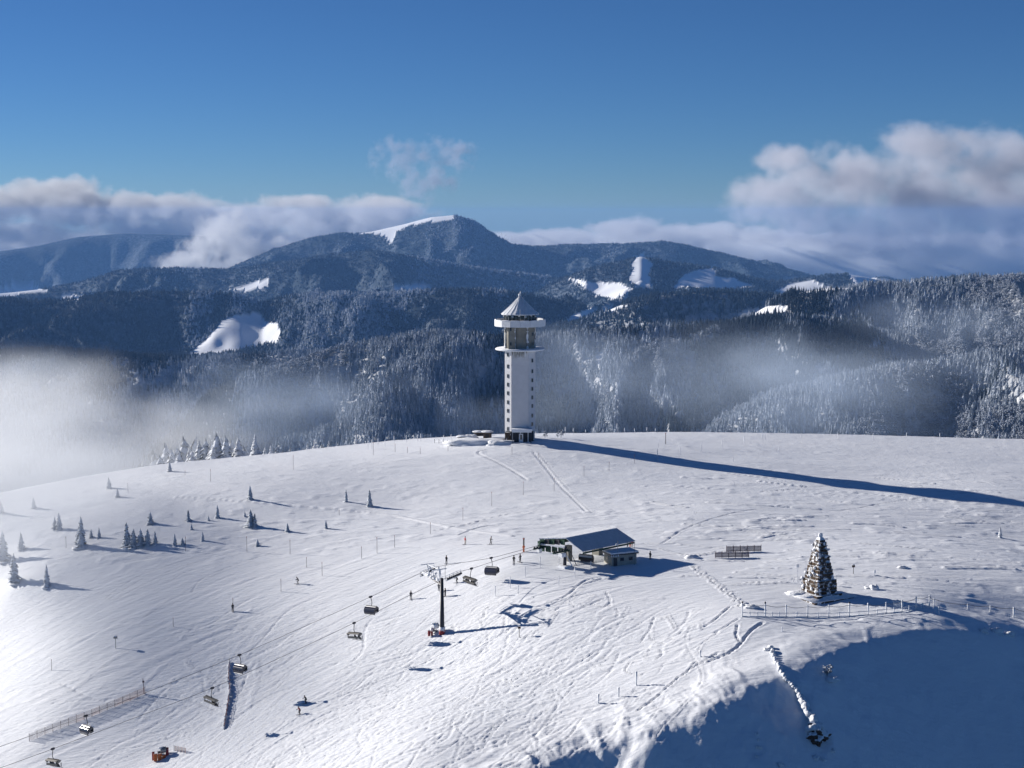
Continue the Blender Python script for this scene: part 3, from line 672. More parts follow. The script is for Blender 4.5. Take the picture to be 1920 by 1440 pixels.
# ------------------------------------------------------------------ mesh builder
class MB:
    def __init__(s): s.v = []; s.f = []; s.mi = []; s.cur = 0
    def add(s, V, F):
        c = len(s.v); s.v += [tuple(p) for p in V]; s.f += [tuple(c + i for i in f) for f in F]; s.mi += [s.cur] * len(F); return s
    def box(s, lo, hi, M=None):
        x0, y0, z0 = lo; x1, y1, z1 = hi
        V = [(x0,y0,z0),(x1,y0,z0),(x1,y1,z0),(x0,y1,z0),(x0,y0,z1),(x1,y0,z1),(x1,y1,z1),(x0,y1,z1)]
        if M is not None: V = [M @ Vector(p) for p in V]
        return s.add(V, [(0,3,2,1),(4,5,6,7),(0,1,5,4),(1,2,6,5),(2,3,7,6),(3,0,4,7)])
    def tube(s, P, R, n=8, cap=True):
        P = [Vector(p) for p in P]
        if isinstance(R, (int, float)): R = [R] * len(P)
        V = []; F = []
        for i, p in enumerate(P):
            t = (P[min(i + 1, len(P) - 1)] - P[max(i - 1, 0)]).normalized()
            a = t.cross(Vector((0, 0, 1)))
            a = a.normalized() if a.length > .05 else t.cross(Vector((0, 1, 0))).normalized()
            b = a.cross(t)
            for k in range(n):
                q = 6.28318 * k / n; V.append(p + (a * math.cos(q) + b * math.sin(q)) * R[i])
        for i in range(len(P) - 1):
            for k in range(n): F.append((i*n+k, i*n+(k+1)%n, (i+1)*n+(k+1)%n, (i+1)*n+k))
        if cap: F.append(tuple(range(n))[::-1]); F.append(tuple((len(P)-1)*n+k for k in range(n)))
        return s.add(V, F)
    def prism(s, poly, z0, z1, poly2=None):
        n = len(poly); p2 = poly2 or poly
        V = [(x, y, z0) for x, y in poly] + [(x, y, z1) for x, y in p2]
        F = [tuple(range(n))[::-1], tuple(range(n, 2 * n))] + [(i, (i+1) % n, n + (i+1) % n, n + i) for i in range(n)]
        return s.add(V, F)
    def lathe(s, prof, n=24, c=(0, 0)):
        V = [(c[0] + r * math.cos(6.28318*k/n), c[1] + r * math.sin(6.28318*k/n), z) for r, z in prof for k in range(n)]
        F = [(i*n+k, i*n+(k+1)%n, (i+1)*n+(k+1)%n, (i+1)*n+k) for i in range(len(prof)-1) for k in range(n)]
        return s.add(V, F)
    def lump(s, c, r, sub=2, rough=.25, seed=0, flat=None):
        bm = bmesh.new(); bmesh.ops.create_icosphere(bm, subdivisions=sub, radius=1)
        rs = np.random.RandomState(seed); V = []
        for v in bm.verts:
            k = 1 + rough * (float(fbm(np.array([v.co.x*1.7+seed]), np.array([v.co.y*1.7+v.co.z*2.3+seed*.7]), 3, seed % 9)[0]) * 1.6)
            z = v.co.z * k
            V.append((c[0] + v.co.x*k*r[0], c[1] + v.co.y*k*r[1], c[2] + z*r[2]))
        F = [tuple(w.index for w in f.verts) for f in bm.faces]; bm.free(); return s.add(V, F)
    def mesh(s, name, mats, smooth_=False):
        me = bpy.data.meshes.new(name); me.from_pydata(s.v, [], s.f)
        for m in (mats if isinstance(mats, (list, tuple)) else [mats]): me.materials.append(m)
        me.polygons.foreach_set('material_index', s.mi); me.polygons.foreach_set('use_smooth', [smooth_] * len(s.f))
        me.update(); return me
    def build(s, name, mats, parent=None, smooth_=False, loc=None):
        o = bpy.data.objects.new(name, s.mesh(name, mats, smooth_)); COL.objects.link(o)
        if parent: o.parent = parent
        if loc is not None: o.location = loc
        return o
def piece(name, me, parent, loc=(0, 0, 0), rot=(0, 0, 0), scl=(1, 1, 1)):
    o = bpy.data.objects.new(name, me); COL.objects.link(o); o.parent = parent; o.location = loc; o.rotation_euler = rot; o.scale = scl; return o
def thing(name, label, cat, loc=(0, 0, 0), rz=0.0, group=None):
    o = bpy.data.objects.new(name, None); o.empty_display_size = .5; COL.objects.link(o); o.location = loc; o.rotation_euler = (0, 0, rz)
    return tag(o, label, cat, group)
def copy_thing(src, loc, rz=0.0, label=None, group=None, scale=1.0):
    r = src.copy(); COL.objects.link(r); r.location = loc; r.rotation_euler = (0, 0, rz); r.scale = (scale,) * 3 if isinstance(scale, (int, float)) else scale
    if label: r['label'] = label
    if group: r['group'] = group
    for ch in list(src.children):
        c = ch.copy(); COL.objects.link(c); c.parent = r
        for g in list(ch.children):
            d = g.copy(); COL.objects.link(d); d.parent = c
    return r
M_RIME = mat('rime_snow', (.80, .82, .86), .7, noise=(1.5, .86), bump=(3.0, .12))
M_DARKSTEEL = mat('dark_painted_steel', (.035, .035, .045), .5, .3, .5, noise=(2, .7))
M_GREY = mat('galvanised_steel', (.28, .29, .30), .45, .6, .5, noise=(4, .75))
M_CONC = mat('pale_concrete', (.62, .62, .64), .85, noise=(.7, .9), bump=(2, .03))
M_BEIGE = mat('weathered_beige_concrete', (.28, .27, .235), .9, noise=(.5, .72, 6), bump=(2, .04))
M_GLASS = mat('dark_window_glass', (.02, .025, .03), .12, 0, .6)
M_GREEN = mat('dark_green_sheet', (.015, .06, .03), .45, .2, .5, noise=(1.5, .7))
M_BLACK = mat('black_rubber', (.015, .015, .018), .6)
M_WHITE = mat('white_frosted_sheet', (.75, .77, .8), .6, noise=(3, .85))
M_RED = mat('red_padding', (.30, .03, .03), .6, noise=(4, .6), snow=(.35, .2))
M_ORANGE = mat('orange_padding', (.52, .13, .03), .6, noise=(4, .7), snow=(.8, .2))
M_WOOD = mat('dark_weathered_wood', (.10, .075, .06), .9, noise=(5, .55), snow=(.9, .15))
M_STONE = mat('brown_granite_blocks', (.10, .065, .04), .9, noise=(3, .4, 6), bump=(4, .08), snow=(.12, .05, 1.2))
M_SLATE = mat('frosted_roof_sheet', (.58, .60, .64), .7, .0, .3, noise=(1.2, .85, 5))
R_ = random.Random(5)

# ------------------------------------------------------------------ the observation tower
tb = on(975, 824); tb.z += .2
T = thing('observation_tower', 'tall white observation tower with conical roof and two ring galleries on the summit', 'tower', tb, math.radians(0))
def octo(r, cut, k=1.0):
    return [(-r, -cut), (-cut * k, -r), (cut * k, -r), (r, -cut), (r, cut), (cut, r), (-cut, r), (-r, cut)]
MB().prism(octo(4.75, 2.75), 3.0, 28.0).build('shaft', M_CONC, T)
MB().box((-2.6, -4.93, 3.0), (2.6, -4.753, 27.9)).build('front_panel', M_CONC, T)
MB().prism(octo(4.6, 2.7), -1.5, 2.997).build('base_storey', M_BLACK, T)
MB().box((-4.72, -4.4, -1), (-2.75, -2.0, 2.7), Matrix.Rotation(math.radians(0), 4, 'Z')).build('stone_wall', M_STONE, T)
for x in (-4.5, -2.3, 0.1, 2.5, 4.4):
    MB().box((x - .17, -4.9 if abs(x) < 3 else -3.2, -1.2), (x + .17, (-4.9 if abs(x) < 3 else -3.2) + .35, 2.99)).build('column', M_CONC, T)
MB().box((-5.3, -6.6, -1.6), (-1.9, -5.0, .35)).build('doorstep', M_CONC, T)
c = MB().box((-2.5, -7.6, 3.05), (3.6, -4.94, 3.55)).build('canopy', M_WHITE, T)
MB().box((-2.62, -7.7, 3.553), (3.7, -4.94, 4.1)).build('snow_cap', M_RIME, c)
MB().box((-2.35, -7.4, -1.2), (-2.15, -7.2, 3.04)).build('canopy_post', M_DARKSTEEL, T)
MB().box((3.25, -7.4, -1.2), (3.45, -7.2, 3.04)).build('canopy_post', M_DARKSTEEL, T)
d = MB().box((-.35, -4.95, -.6), (.95, -4.80, 2.3)).build('door', M_WHITE, T)
MB().box((.05, -5.0, .5), (.6, -4.953, 2.0)).build('door_pane', M_GLASS, d)
wf = MB().box((-.36, -.09, -.62), (.36, .1, .62)).mesh('window', M_GREY)
wp = MB().box((-.26, -.12, -.5), (.26, -.093, .5)).mesh('pane', M_GLASS)
nrm = lambda s: math.atan2(-1, s)                                     # chamfer faces
for side, ys in ((-1, [662, 684, 702, 718, 734, 751, 767, 784, 801]), (1, [673, 693, 710, 726, 742, 758, 776, 792])):
    for y in ys:
        z = (822 - y) / 6.0 + .2
        w = piece('window', wf, T, (side * 3.78, -3.78, z), (0, 0, side * math.radians(45)))
        piece('pane', wp, w)
MB().lathe([(0.01, 28.0), (7.45, 28.05), (7.7, 28.2), (7.7, 28.5), (7.4, 28.7), (0.01, 28.75)], 40).build('lower_ring', M_RIME, T, True)
MB().lathe([(4.95, 28.6), (4.95, 35.6)], 32).build('upper_shaft', M_BEIGE, T, True)
MB().box((-3.6, -5.6, 28.7), (-1.5, -4.0, 35.5)).build('stair_bay', M_BEIGE, T)
for y in (613, 640):
    w = piece('window', wf, T, (-2.9, -5.63, (822 - y) / 6.0), (0, 0, 0)); piece('pane', wp, w)
for y in (623, 641):
    w = piece('window', wf, T, (3.9, -3.2, (822 - y) / 6.0), (0, 0, math.radians(48))); piece('pane', wp, w)
for (a, w) in ((-1.55, .16), (2.25, .3), (-4.6, .22), (4.6, .15)):      # ice columns on the drain pipes
    y = -math.sqrt(max(.1, 5.1 ** 2 - a * a)) - .1 - (.5 if a == -1.55 else 0)
    pts = [(a + R_.uniform(-.08, .08), y + R_.uniform(-.05, .05), 28.7 + i * .68) for i in range(11)]
    MB().tube(pts, [w * R_.uniform(.6, 1.5) for _ in pts], 7).build('ice_column', M_RIME, T, True)
for k in range(30):                                                # icicles and frozen runs below the ring
    a = -2.6 + 5.2 * k / 30 if k < 20 else R_.uniform(-4.4, 4.4)
    if abs(a) > 2.6: continue
    h = R_.uniform(.5, 2.6)
    MB().tube([(a, -4.97, 28.0), (a + .04, -4.96, 28 - h)], [R_.uniform(.08, .2), .02], 5).build('icicle', M_BEIGE if k % 3 else M_RIME, T, True)
MB().lathe([(0.01, 35.45), (7.4, 35.5), (7.4, 35.7), (.01, 35.75)], 16).build('balcony_floor', M_CONC, T)
N16 = 16
pm = None
for k in range(N16):
    a = 6.28318 * (k + .5) / N16; w = 2 * 7.75 * math.tan(math.pi / N16) - .05
    if pm is None: pm = MB().box((-.09, -w / 2, 0), (.09, w / 2, 2.0)).mesh('parapet_panel', M_WHITE); ps = MB().lump((0, 0, 2.05), (.2, w / 2 * .98, .14), 2, .2, 4).mesh('snow_cap', M_RIME, True)
    q = piece('parapet_panel', pm, T, (7.72 * math.cos(a), 7.72 * math.sin(a), 35.5), (0, 0, a)); piece('snow_cap', ps, q)
MB().lathe([(4.95, 35.75), (4.95, 39.3), (.01, 39.3)], 24).build('lantern_room', M_GLASS, T)
for k in range(24):
    a = 6.28318 * k / 24
    if k == 0: mm = MB().box((-.06, -.07, 36), (.1, .07, 39.35)).mesh('mullion', M_GREY)
    piece('mullion', mm, T, (4.98 * math.cos(a), 4.98 * math.sin(a), 0), (0, 0, a))
for k in range(7):
    a = math.radians(200 + 22 * k); MB().lump((5.3 * math.cos(a), 5.3 * math.sin(a), 38.7 + .3 * (k % 2)), (.35, .35, .4), 1, .3, k).build('ice_lump', M_RIME, T, True)
rf = MB().lathe([(5.85, 39.1), (5.9, 39.35), (4.1, 40.85), (2.0, 42.9), (.55, 44.4), (.3, 44.9)], 24).build('roof', M_RIME, T)
MB().lathe([(.01, 39.05), (5.85, 39.1)], 24).build('soffit', M_DARKSTEEL, T)
sm = MB().tube([(5.92, 0, 39.38), (4.14, 0, 40.9), (2.04, 0, 42.95), (.4, 0, 44.7)], .045, 5).mesh('roof_seam', M_RIME)
for k in range(24): piece('roof_seam', sm, T, (0, 0, 0), (0, 0, 6.28318 * k / 24))
MB().lump((-.15, 0, 45.1), (.45, .4, .5), 2, .3, 6).tube([(0, 0, 45.1), (.15, 0, 46.3)], [.25, .08], 7).build('finial', M_RIME, T, True)

# snow banks and huts round the tower foot
def mound(px, py, r, name, label, cat, seed=1, z=-.2, mtl=None, rough=.3):
    p = on(px, py)
    o = MB().lump((0, 0, z), r, 3, rough, seed).build(name, mtl or M_RIME, None, True, p); return tag(o, label, cat)
mound(905, 830, (10, 5, 1.6), 'snow_bank', 'wide smooth snow bank left of the tower foot', 'snow bank', 3)
mound(935, 832, (4, 3, 1.5), 'snow_bank', 'low rounded snow bank against the left corner of the tower', 'snow bank', 4)
mound(884, 823, (2.6, 2, 1.7), 'snow_bank', 'rounded snow heap between the two small huts left of the tower', 'snow bank', 5)
def hut(px, py, w, d, h, label):
    p = on(px, py); t = thing('hut', label, 'hut', p, R_.uniform(-.2, .2))
    MB().box((-w/2, -d/2, -1), (w/2, d/2, h)).build('walls', M_WOOD, t)
    MB().box((-w/4, -d/2 - .06, .1), (w/5, -d/2 - .005, h - .3)).build('door', M_BLACK, t)
    MB().box((-w/2 - .45, -d/2 - .4, h + .003), (w/2 + .45, d/2 + .4, h + .2)).build('roof', M_WOOD, t)
    MB().lump((0, 0, h + .3), (w/2 + .5, d/2 + .45, .45), 3, .15, 3).build('snow_cap', M_RIME, t, True)
hut(914, 821, 2.6, 2.2, 1.7, 'small dark hut with overhanging snow roof just left of the tower')
hut(866, 829, 2.2, 2.0, 1.5, 'tiny snow-laden hut beside the plank fence farther left of the tower')
hut(899, 818, 3.4, 2.2, 1.2, 'flat snow-topped shelter between the mound and the dark hut')
p0 = on(815, 831); p1 = on(856, 833)
t = thing('plank_fence', 'low snowy rail fence left of the small huts by the tower', 'fence', p0)
dv = p1 - p0
for k in range(6):
    q = dv * (k / 5); MB().box((q.x - .07, q.y - .07, q.z - .4), (q.x + .07, q.y + .07, q.z + 1.3)).build('post', M_WOOD, t)
for h in (.5, 1.0): MB().tube([(0, 0, h), (dv.x, dv.y, dv.z + h)], .07, 5).build('rail', M_RIME, t)
# ------------------------------------------------------------------ the chairlift
AX = Vector((math.cos(math.radians(29)), math.sin(math.radians(29)), 0)); PB = Vector((AX.y, -AX.x, 0))     # along the line, across towards us
def Dn(px): return 302 + .0459 * (px - 99)
NEAR = [(-420,1590),(-150,1492),(0,1440),(99,1404),(250,1347),(398,1290),(530,1231),(664,1168),(760,1120),(838,1083),(862,1072),(884,1066),(940,1048),(1012,1027)]
FAR = [(-420,1540),(-150,1452),(0,1400),(161,1342),(300,1288),(449,1228),(570,1175),(695,1119),(760,1088),(792,1073),(814,1064),(860,1056),(921,1046),(975,1032),(1020,1020)]
nearP = [at(x, y, Dn(x)) for x, y in NEAR]; farP = [at(x, y, Dn(x) + 7.5) for x, y in FAR]
def spline(P, n=6):
    Q = []
    for i in range(len(P) - 1):
        p0 = P[max(i-1, 0)]; p1 = P[i]; p2 = P[i+1]; p3 = P[min(i+2, len(P)-1)]
        for k in range(n):
            t = k / n; Q.append(.5 * ((2*p1) + (p2-p0)*t + (2*p0-5*p1+4*p2-p3)*t*t + (3*p1-p0-3*p2+p3)*t**3))
    Q.append(P[-1]); return Q
M_CABLE = mat('steel_rope', (.10, .10, .11), .6, .2)
for P, l in ((nearP, 'uphill steel haul rope of the chairlift nearer the viewer'), (farP, 'downhill steel haul rope of the chairlift on the far side')):
    tag(MB().tube(spline(P), .045, 6).build('lift_cable', M_CABLE, None, True), l, 'cable')

# pylon with its cross arm, sheave trains and gantry
pb = on(829, 1188)
PY = thing('lift_pylon', 'dark round chairlift pylon with rime-covered cross arm standing on the piste', 'lift pylon', pb, math.atan2(AX.y, AX.x))
top = 12.0
MB().tube([(0, 0, -1), (0, 0, .1), (0, 0, top)], [.55, .53, .33], 18).build('mast', M_DARKSTEEL, PY, True)
MB().tube([(0, 0, -.8), (0, 0, 1.45)], [.68, .66], 12).build('crash_pad', M_RED, PY, True)
def loc(p): return PY.matrix_basis.inverted() @ p
PY.matrix_basis  # frame is set by location and rotation above
Minv = (Matrix.Translation(pb) @ Matrix.Rotation(math.atan2(AX.y, AX.x), 4, 'Z')).inverted()
nc = Minv @ at(850, 1078, Dn(850)); fc = Minv @ at(803, 1069, Dn(803) + 7.5)
hz = (nc.z + fc.z) / 2 - .55
MB().box((-.22, nc.y, hz - .25), (.22, fc.y, hz + .25)).build('cross_arm', M_RIME, PY)
for c_, (i0, i1) in ((nc, ((838,1084),(866,1072))), (fc, ((790,1076),(816,1064)))):
    dd = 0 if c_ is nc else 7.5
    a = Minv @ at(*i0, Dn(i0[0]) + dd); b = Minv @ at(*i1, Dn(i1[0]) + dd)
    tr = MB().tube([a + Vector((0, 0, -.28)), b + Vector((0, 0, -.28))], .16, 6).build('sheave_train', M_DARKSTEEL, PY)
    for k in range(8):
        q = a.lerp(b, (k + .5) / 8); MB().tube([q + Vector((0, -.09, -.25)), q + Vector((0, .09, -.25))], .24, 10).build('sheave', M_BLACK, tr)
    MB().tube([a + Vector((0, .5, -.75)), b + Vector((0, .5, -.75))], .10, 5).build('catwalk', M_RIME, PY)
    for k in range(5):
        q = a.lerp(b, k / 4); MB().tube([q + Vector((0, .5, -.75)), q + Vector((0, .5, .35))], .06, 5).build('railing_post', M_RIME, PY)
    MB().tube([a + Vector((0, .5, .35)), b + Vector((0, .5, .35))], .05, 5).build('handrail', M_RIME, PY)
# gantry above: two posts, a top beam and diagonals, thick with rime
gy0, gy1 = nc.y * .55, fc.y * .62
for y in (gy0, gy1):
    MB().tube([(0, y, hz), (0, y * 1.25, hz + 2.3)], [.13, .16], 7).build('gantry_post', M_RIME, PY)
    MB().tube([(-1.6, y * 1.25, hz + 2.3), (1.7, y * 1.25, hz + 2.35)], .12, 6).build('gantry_rail', M_RIME, PY)
    MB().tube([(0, y * .3, hz), (.2, y * 1.2, hz + 2.2)], .09, 6).build('brace', M_RIME, PY)
MB().tube([(0, gy0 * 1.25, hz + 2.3), (0, gy1 * 1.25, hz + 2.3)], .11, 6).build('gantry_beam', M_RIME, PY)
for s in (-1, 1):
    MB().tube([(s * .1, 0, top - 1.6), (s * .1, nc.y * .8, hz - .2)], .09, 6).build('brace', M_DARKSTEEL, PY)
    MB().tube([(s * .1, 0, top - 1.6), (s * .1, fc.y * .8, hz - .2)], .09, 6).build('brace', M_DARKSTEEL, PY)
MB().tube([(.9, gy0 * .3, hz + .2), (.95, gy0 * .3, hz + 3.2)], .05, 5).build('aerial', M_GREY, PY)
for k in range(26):
    MB().lump((R_.uniform(-1.5, 1.7), R_.uniform(nc.y, fc.y) * .95, hz + R_.choice([-.2, .3, .35, .5, 1.2, 2.3])), [R_.uniform(.12, .34)] * 3, 1, .4, k).build('rime_lump', M_RIME, PY, True)

# snow gun parked against the pylon
def snow_gun(px, py, rz, label, pads, snowy):
    p = on(px, py); t = thing('snow_gun', label, 'snow gun', p, rz)
    MB().lathe([(.35, 0), (.62, .02), (.66, .5), (.56, 1.05), (.3, 1.1)], 16).build('barrel', M_GREY if not snowy else M_RIME, t, True)
    b = t.children[-1]; b.rotation_euler = (math.radians(75), 0, math.radians(60)); b.location = (.2, 0, 1.45)
    MB().lathe([(.01, .05), (.5, .06)], 12).build('fan_guard', M_BLACK, b)
    MB().box((-.9, -.45, .35), (.9, .45, .6)).build('chassis', M_GREY, t)
    MB().box((-.55, -.35, .6), (0, .35, 1.25)).build('control_box', M_WHITE if snowy else M_DARKSTEEL, t)
    for sx in (-1, 1):
        for sy in (-1, 1): MB().tube([(sx * .5, sy * .3, .4), (sx * 1.05, sy * .75, -.25)], .07, 6).build('leg', M_GREY, t)
    MB().tube([(.2, 0, .6), (.2, 0, 1.2)], .12, 8).build('mount', M_DARKSTEEL, t)
    MB().lump((.25, 0, 2.05), (.6, .45, .2), 2, .3, 2).build('snow_cap', M_RIME, t, True)
    for (x, y, w, h, m) in pads:
        MB().box((x - w / 2, y - .14, -.35), (x + w / 2, y + .14, h)).build('padding', m, t)
    return t
snow_gun(812, 1187, .3, 'rime-covered snow gun with red pads parked at the foot of the lift pylon', [(-1.1, -.9, .5, .9, M_RED), (-.5, -.95, .4, .7, M_RED)], True)
snow_gun(301, 1420, .4, 'snow gun wrapped in orange and red padding low on the piste', [(-1.2, -.9, .7, 1.2, M_ORANGE), (-.35, -1.0, .8, 1.15, M_ORANGE), (.5, -1.0, .7, .8, M_ORANGE), (1.25, -.6, .6, 1.6, M_RED), (1.45, .2, .5, 1.9, M_RED), (-1.5, -.2, .5, 1.5, M_RED)], False)

# ------------------------------------------------------------------ chairs
M_HOOD = mat('smoked_hood', (.03, .03, .045), .18, 0, .6)
M_HOODB = mat('dusty_beige_hood', (.22, .205, .18), .5, 0, .4, noise=(2, .8))
M_JX = mat('brown_seat_back', (.12, .10, .08), .8)
M_SILVER = mat('silver_trim', (.5, .5, .5), .35, .5)
def make_chair(kind):
    """hangs from its grip at the origin; faces +x; kind 'up' = seen from behind, hood raised, 'down' = hood closed"""
    t = thing('lift_chair', 'chair', 'lift chair', (0, 0, 0))
    MB().box((-.35, -.14, -.2), (.35, .14, .2)).tube([(-.5, 0, .02), (.5, 0, .02)], .12, 6).build('grip', M_DARKSTEEL, t)
    MB().tube([(0, 0, -.1), (-.15, .0, -.8), (-.25, 0, -1.5), (-.1, 0, -1.95)], [.09, .08, .08, .09], 7).build('hanger', M_DARKSTEEL, t, True)
    W = 1.58
    MB().tube([(-.1, -W, -1.95), (-.1, W, -1.95)], .07, 6).build('top_bar', M_DARKSTEEL, t)
    for s in (-1, 1):
        MB().tube([(-.1, s * W, -1.95), (-.62, s * W, -2.4), (-.6, s * W, -3.15), (.35, s * W, -3.4), (.5, s * W, -2.7)], .055, 6).build('side_frame', M_DARKSTEEL, t)
    cushion = MB().box((-.24, -.24, -.05), (.24, .24, .06)).mesh('seat', M_BLACK); backm = MB().box((-.05, -.24, 0), (.06, .24, .68 if kind == 'down' else .42)).mesh('backrest', M_BLACK if kind == 'down' else M_HOODB)
    for k in range(6):
        y = -1.3 + k * .52
        piece('seat', cushion, t, (-.15, y, -3.2)); piece('backrest', backm, t, (-.48, y, -3.15), (0, math.radians(-14), 0))
    MB().tube([(.65, -W * .95, -3.75), (.65, W * .95, -3.75)], .05, 6).build('footrest', M_GREY, t)
    for y in (-1.2, 1.2): MB().tube([(.5, y, -2.75), (.65, y, -3.75)], .04, 5).build('footrest_bar', M_GREY, t)
    prof_down = [(-.62, -2.5), (-.45, -2.12), (-.05, -1.98), (.35, -2.12), (.68, -2.5), (.82, -2.95), (.78, -3.4), (.6, -3.72)]
    prof_up = [(-.92, -2.2), (-.88, -2.14), (-.78, -2.08), (-.5, -2.02), (-.05, -1.97), (.3, -2.1), (.5, -2.35)]
    def shell(prof, y0, y1, m, name, th=.04):
        mb = MB(); n = len(prof); V = [(x, y, z) for y in (y0, y1) for x, z in prof] + [(x * .96, y, z + .0 - th) for y in (y0, y1) for x, z in prof]
        F = [(i, i+1, n+i+1, n+i) for i in range(n-1)] + [(2*n+i, 3*n+i, 3*n+i+1, 2*n+i+1) for i in range(n-1)]
        F += [(0, n, 3*n, 2*n), (n-1, 3*n-1, 4*n-1, 2*n-1)]
        return mb.add(V, F).build(name, m, t, True)
    if kind == 'down':
        shell(prof_down[:4], -W, W, M_SILVER, 'hood_roof'); shell(prof_down[3:], -W, W, M_HOOD, 'hood')
    else:
        shell(prof_up[2:], -W, W, M_HOODB, 'hood'); shell(prof_up[:3], -W, W, M_HOODB, 'rear_panel')
    for s in (-1, 1):
        pr = prof_down if kind == 'down' else prof_up
        n = len(pr); y = s * (W + .01)
        cx = sum(p[0] for p in pr) / n; cz = -2.75
        MB().add([(x, y, z) for x, z in pr] + [(cx, y, cz)], [(i, i + 1, n) for i in range(n - 1)]).build('side_panel', M_HOOD if kind == 'down' else M_HOODB, t)
    return t
CH_UP = make_chair('up'); CH_DN = make_chair('down')
aup = math.radians(52)
def sun_place(src, first, p, rz, label, group):
    if first: src.location = p; src.rotation_euler = (0, 0, rz); tag(src, label, None, group); return src
    return copy_thing(src, p, rz, label, group)
UPS = [(884, 1066, 'open beige lift chair full of riders just right of the pylon', 4), (664, 1168, 'beige lift chair with a rider whose skis stick out, left of the pylon', 2),
       (398, 1290, 'beige lift chair with riders passing the top of the net barrier', 2), (99, 1404, 'beige lift chair with riders at the bottom left edge of the photo', 3)]
DNS = [(921, 1046, 'dark empty lift chair with silver roof nearest the top station'), (695, 1119, 'dark empty lift chair with silver roof, first one left of the pylon'),
       (449, 1228, 'dark empty lift chair just right of the top of the snowy net barrier'), (161, 1342, 'dark empty lift chair in front of the long net fence')]
CHAIRS = []
for i, (x, y, l, n) in enumerate(UPS):
    c_ = sun_place(CH_UP, i == 0, at(x, y, Dn(x)), aup + .06 * (i % 2), l, 'lift chairs hanging from the ropes'); c_.rotation_euler[0] = .10 * (-1) ** i; CHAIRS.append((c_, n))
for i, (x, y, l) in enumerate(DNS):
    c_ = sun_place(CH_DN, i == 0, at(x, y, Dn(x) + 7.5), aup + math.pi - .05 * i, l, 'lift chairs hanging from the ropes'); c_.rotation_euler[0] = .08

# ------------------------------------------------------------------ top station
sb = on(1061, 1063)
S = thing('lift_station', 'dark green chairlift top station with grey pitched roof', 'lift station', sb, math.radians(43))
# local x runs back along the ridge, local -y towards us and to the right
Lr = 16.5
def slab(a, b, c_, d_, th, m, name, parent=S):
    P = [Vector(q) for q in (a, b, c_, d_)]; nn = (P[1] - P[0]).cross(P[3] - P[0]).normalized() * th
    return MB().add([tuple(q) for q in P] + [tuple(q - nn) for q in P], [(0,1,2,3),(7,6,5,4),(0,4,5,1),(1,5,6,2),(2,6,7,3),(3,7,4,0)]).build(name, m, parent)
slab((0, 0, 6.3), (1.0, -4.2, 3.85), (Lr + 1.6, -4.2, 3.85), (Lr, 0, 6.3), -.14, M_SLATE, 'near_roof_slope')
slab((0, 0.03, 6.32), (Lr, .03, 6.32), (Lr, 6.6, 5.5), (-2.0, 6.6, 5.5), -.25, M_RIME, 'far_roof_slope')
for k in range(1, 12):
    x0 = k * Lr / 12; MB().tube([(x0, -.05, 6.36), (x0 + 1.0 + .6 * k / 12, -4.2, 3.95)], .035, 4).build('roof_seam', M_SLATE, S)
MB().box((1.2, -4.25, 3.35), (Lr + 1.3, -4.05, 3.72)).build('eave_fascia', M_GREEN, S)
# gable end: green and black panels
gp = MB().box((-.1, 0, 0), (.1, 1.28, 1.15)).mesh('gable_panel', M_GREEN); gd = MB().box((-.1, 0, 0), (.1, 1.28, 1.15)).mesh('gable_panel', M_DARKSTEEL)
for k in range(5): piece('gable_panel', gd if k % 2 else gp, S, (-.3 - k * .34, .1 + k * 1.3, 4.9 - k * .1))
MB().tube([(-.8, -.4, 4.65), (-2.5, 6.3, 4.55)], .19, 6).build('front_beam', M_RIME, S)
gm = MB().box((-.1, 0, 0), (.1, 1.55, 1.3)).mesh('side_panel', M_GREEN)
for k in range(4): piece('side_panel', gm, S, (-.6 - k * .4, .2 + k * 1.6, 2.9))
MB().box((-2.4, -1.2, 2.6), (-1.2, .0, 3.5)).build('machinery_box', M_WHITE, S)
MB().box((-3.2, 5.2, 2.8), (-2.3, 6.0, 3.6)).build('machinery_box', M_WHITE, S)
for y in (-.6, 5.6):
    tr = MB().tube([(-4.6, y, 3.75), (.5, y, 3.75)], .2, 6).build('sheave_train', M_GREEN, S)
    for k in range(6): MB().tube([(-4.3 + k * .8, y - .1, 3.95), (-4.3 + k * .8, y + .1, 3.95)], .28, 10).build('sheave', M_BLACK, tr)
MB().lathe([(2.3, 3.35), (2.55, 3.4), (2.55, 3.65), (2.3, 3.7), (.3, 3.6), (.3, 3.4), (2.3, 3.35)], 24, (9, 2.4)).build('bullwheel', M_GREEN, S)
MB().box((6, 1.0, 3.8), (13, 4.2, 5.0)).build('drive_housing', M_GREEN, S)
MB().box((-2.6, 5.6, 3.9), (Lr - 1, 6.4, 5.2)).build('far_wall', M_GREEN, S)
MB().box((3.0, 2.2, -.8), (4.2, 3.4, 3.9)).build('concrete_pier', M_BEIGE, S)
MB().box((12.0, 1.4, -.8), (13.4, 3.6, 3.9)).build('concrete_pier', M_BEIGE, S)
MB().tube([(-.2, .2, -.8), (-.1, .1, 4.6)], [.42, .3], 10).build('front_column', M_DARKSTEEL, S, True)
MB().box((-1.3, -.9, -.9), (1.1, 1.1, .35)).build('column_footing', M_RIME, S)
MB().tube([(1.0, -1.0, .1), (-.1, 0, 3.0)], .12, 6).build('strut', M_RIME, S); MB().tube([(2.4, -1.2, -.3), (1.2, -.2, 3.4)], .08, 6).build('strut', M_DARKSTEEL, S)
MB().lump((9, 1.0, -.5), (9.0, 4.6, 1.1), 3, .12, 5).build('snow_ramp', M_RIME, S, True)
tag(copy_thing(CH_DN, sb + Matrix.Rotation(math.radians(43), 3, 'Z') @ Vector((4.6, -1.8, 4.35)), math.radians(43) + .4), 'dark lift chair waiting under the eave of the top station', None, 'lift chairs hanging from the ropes')
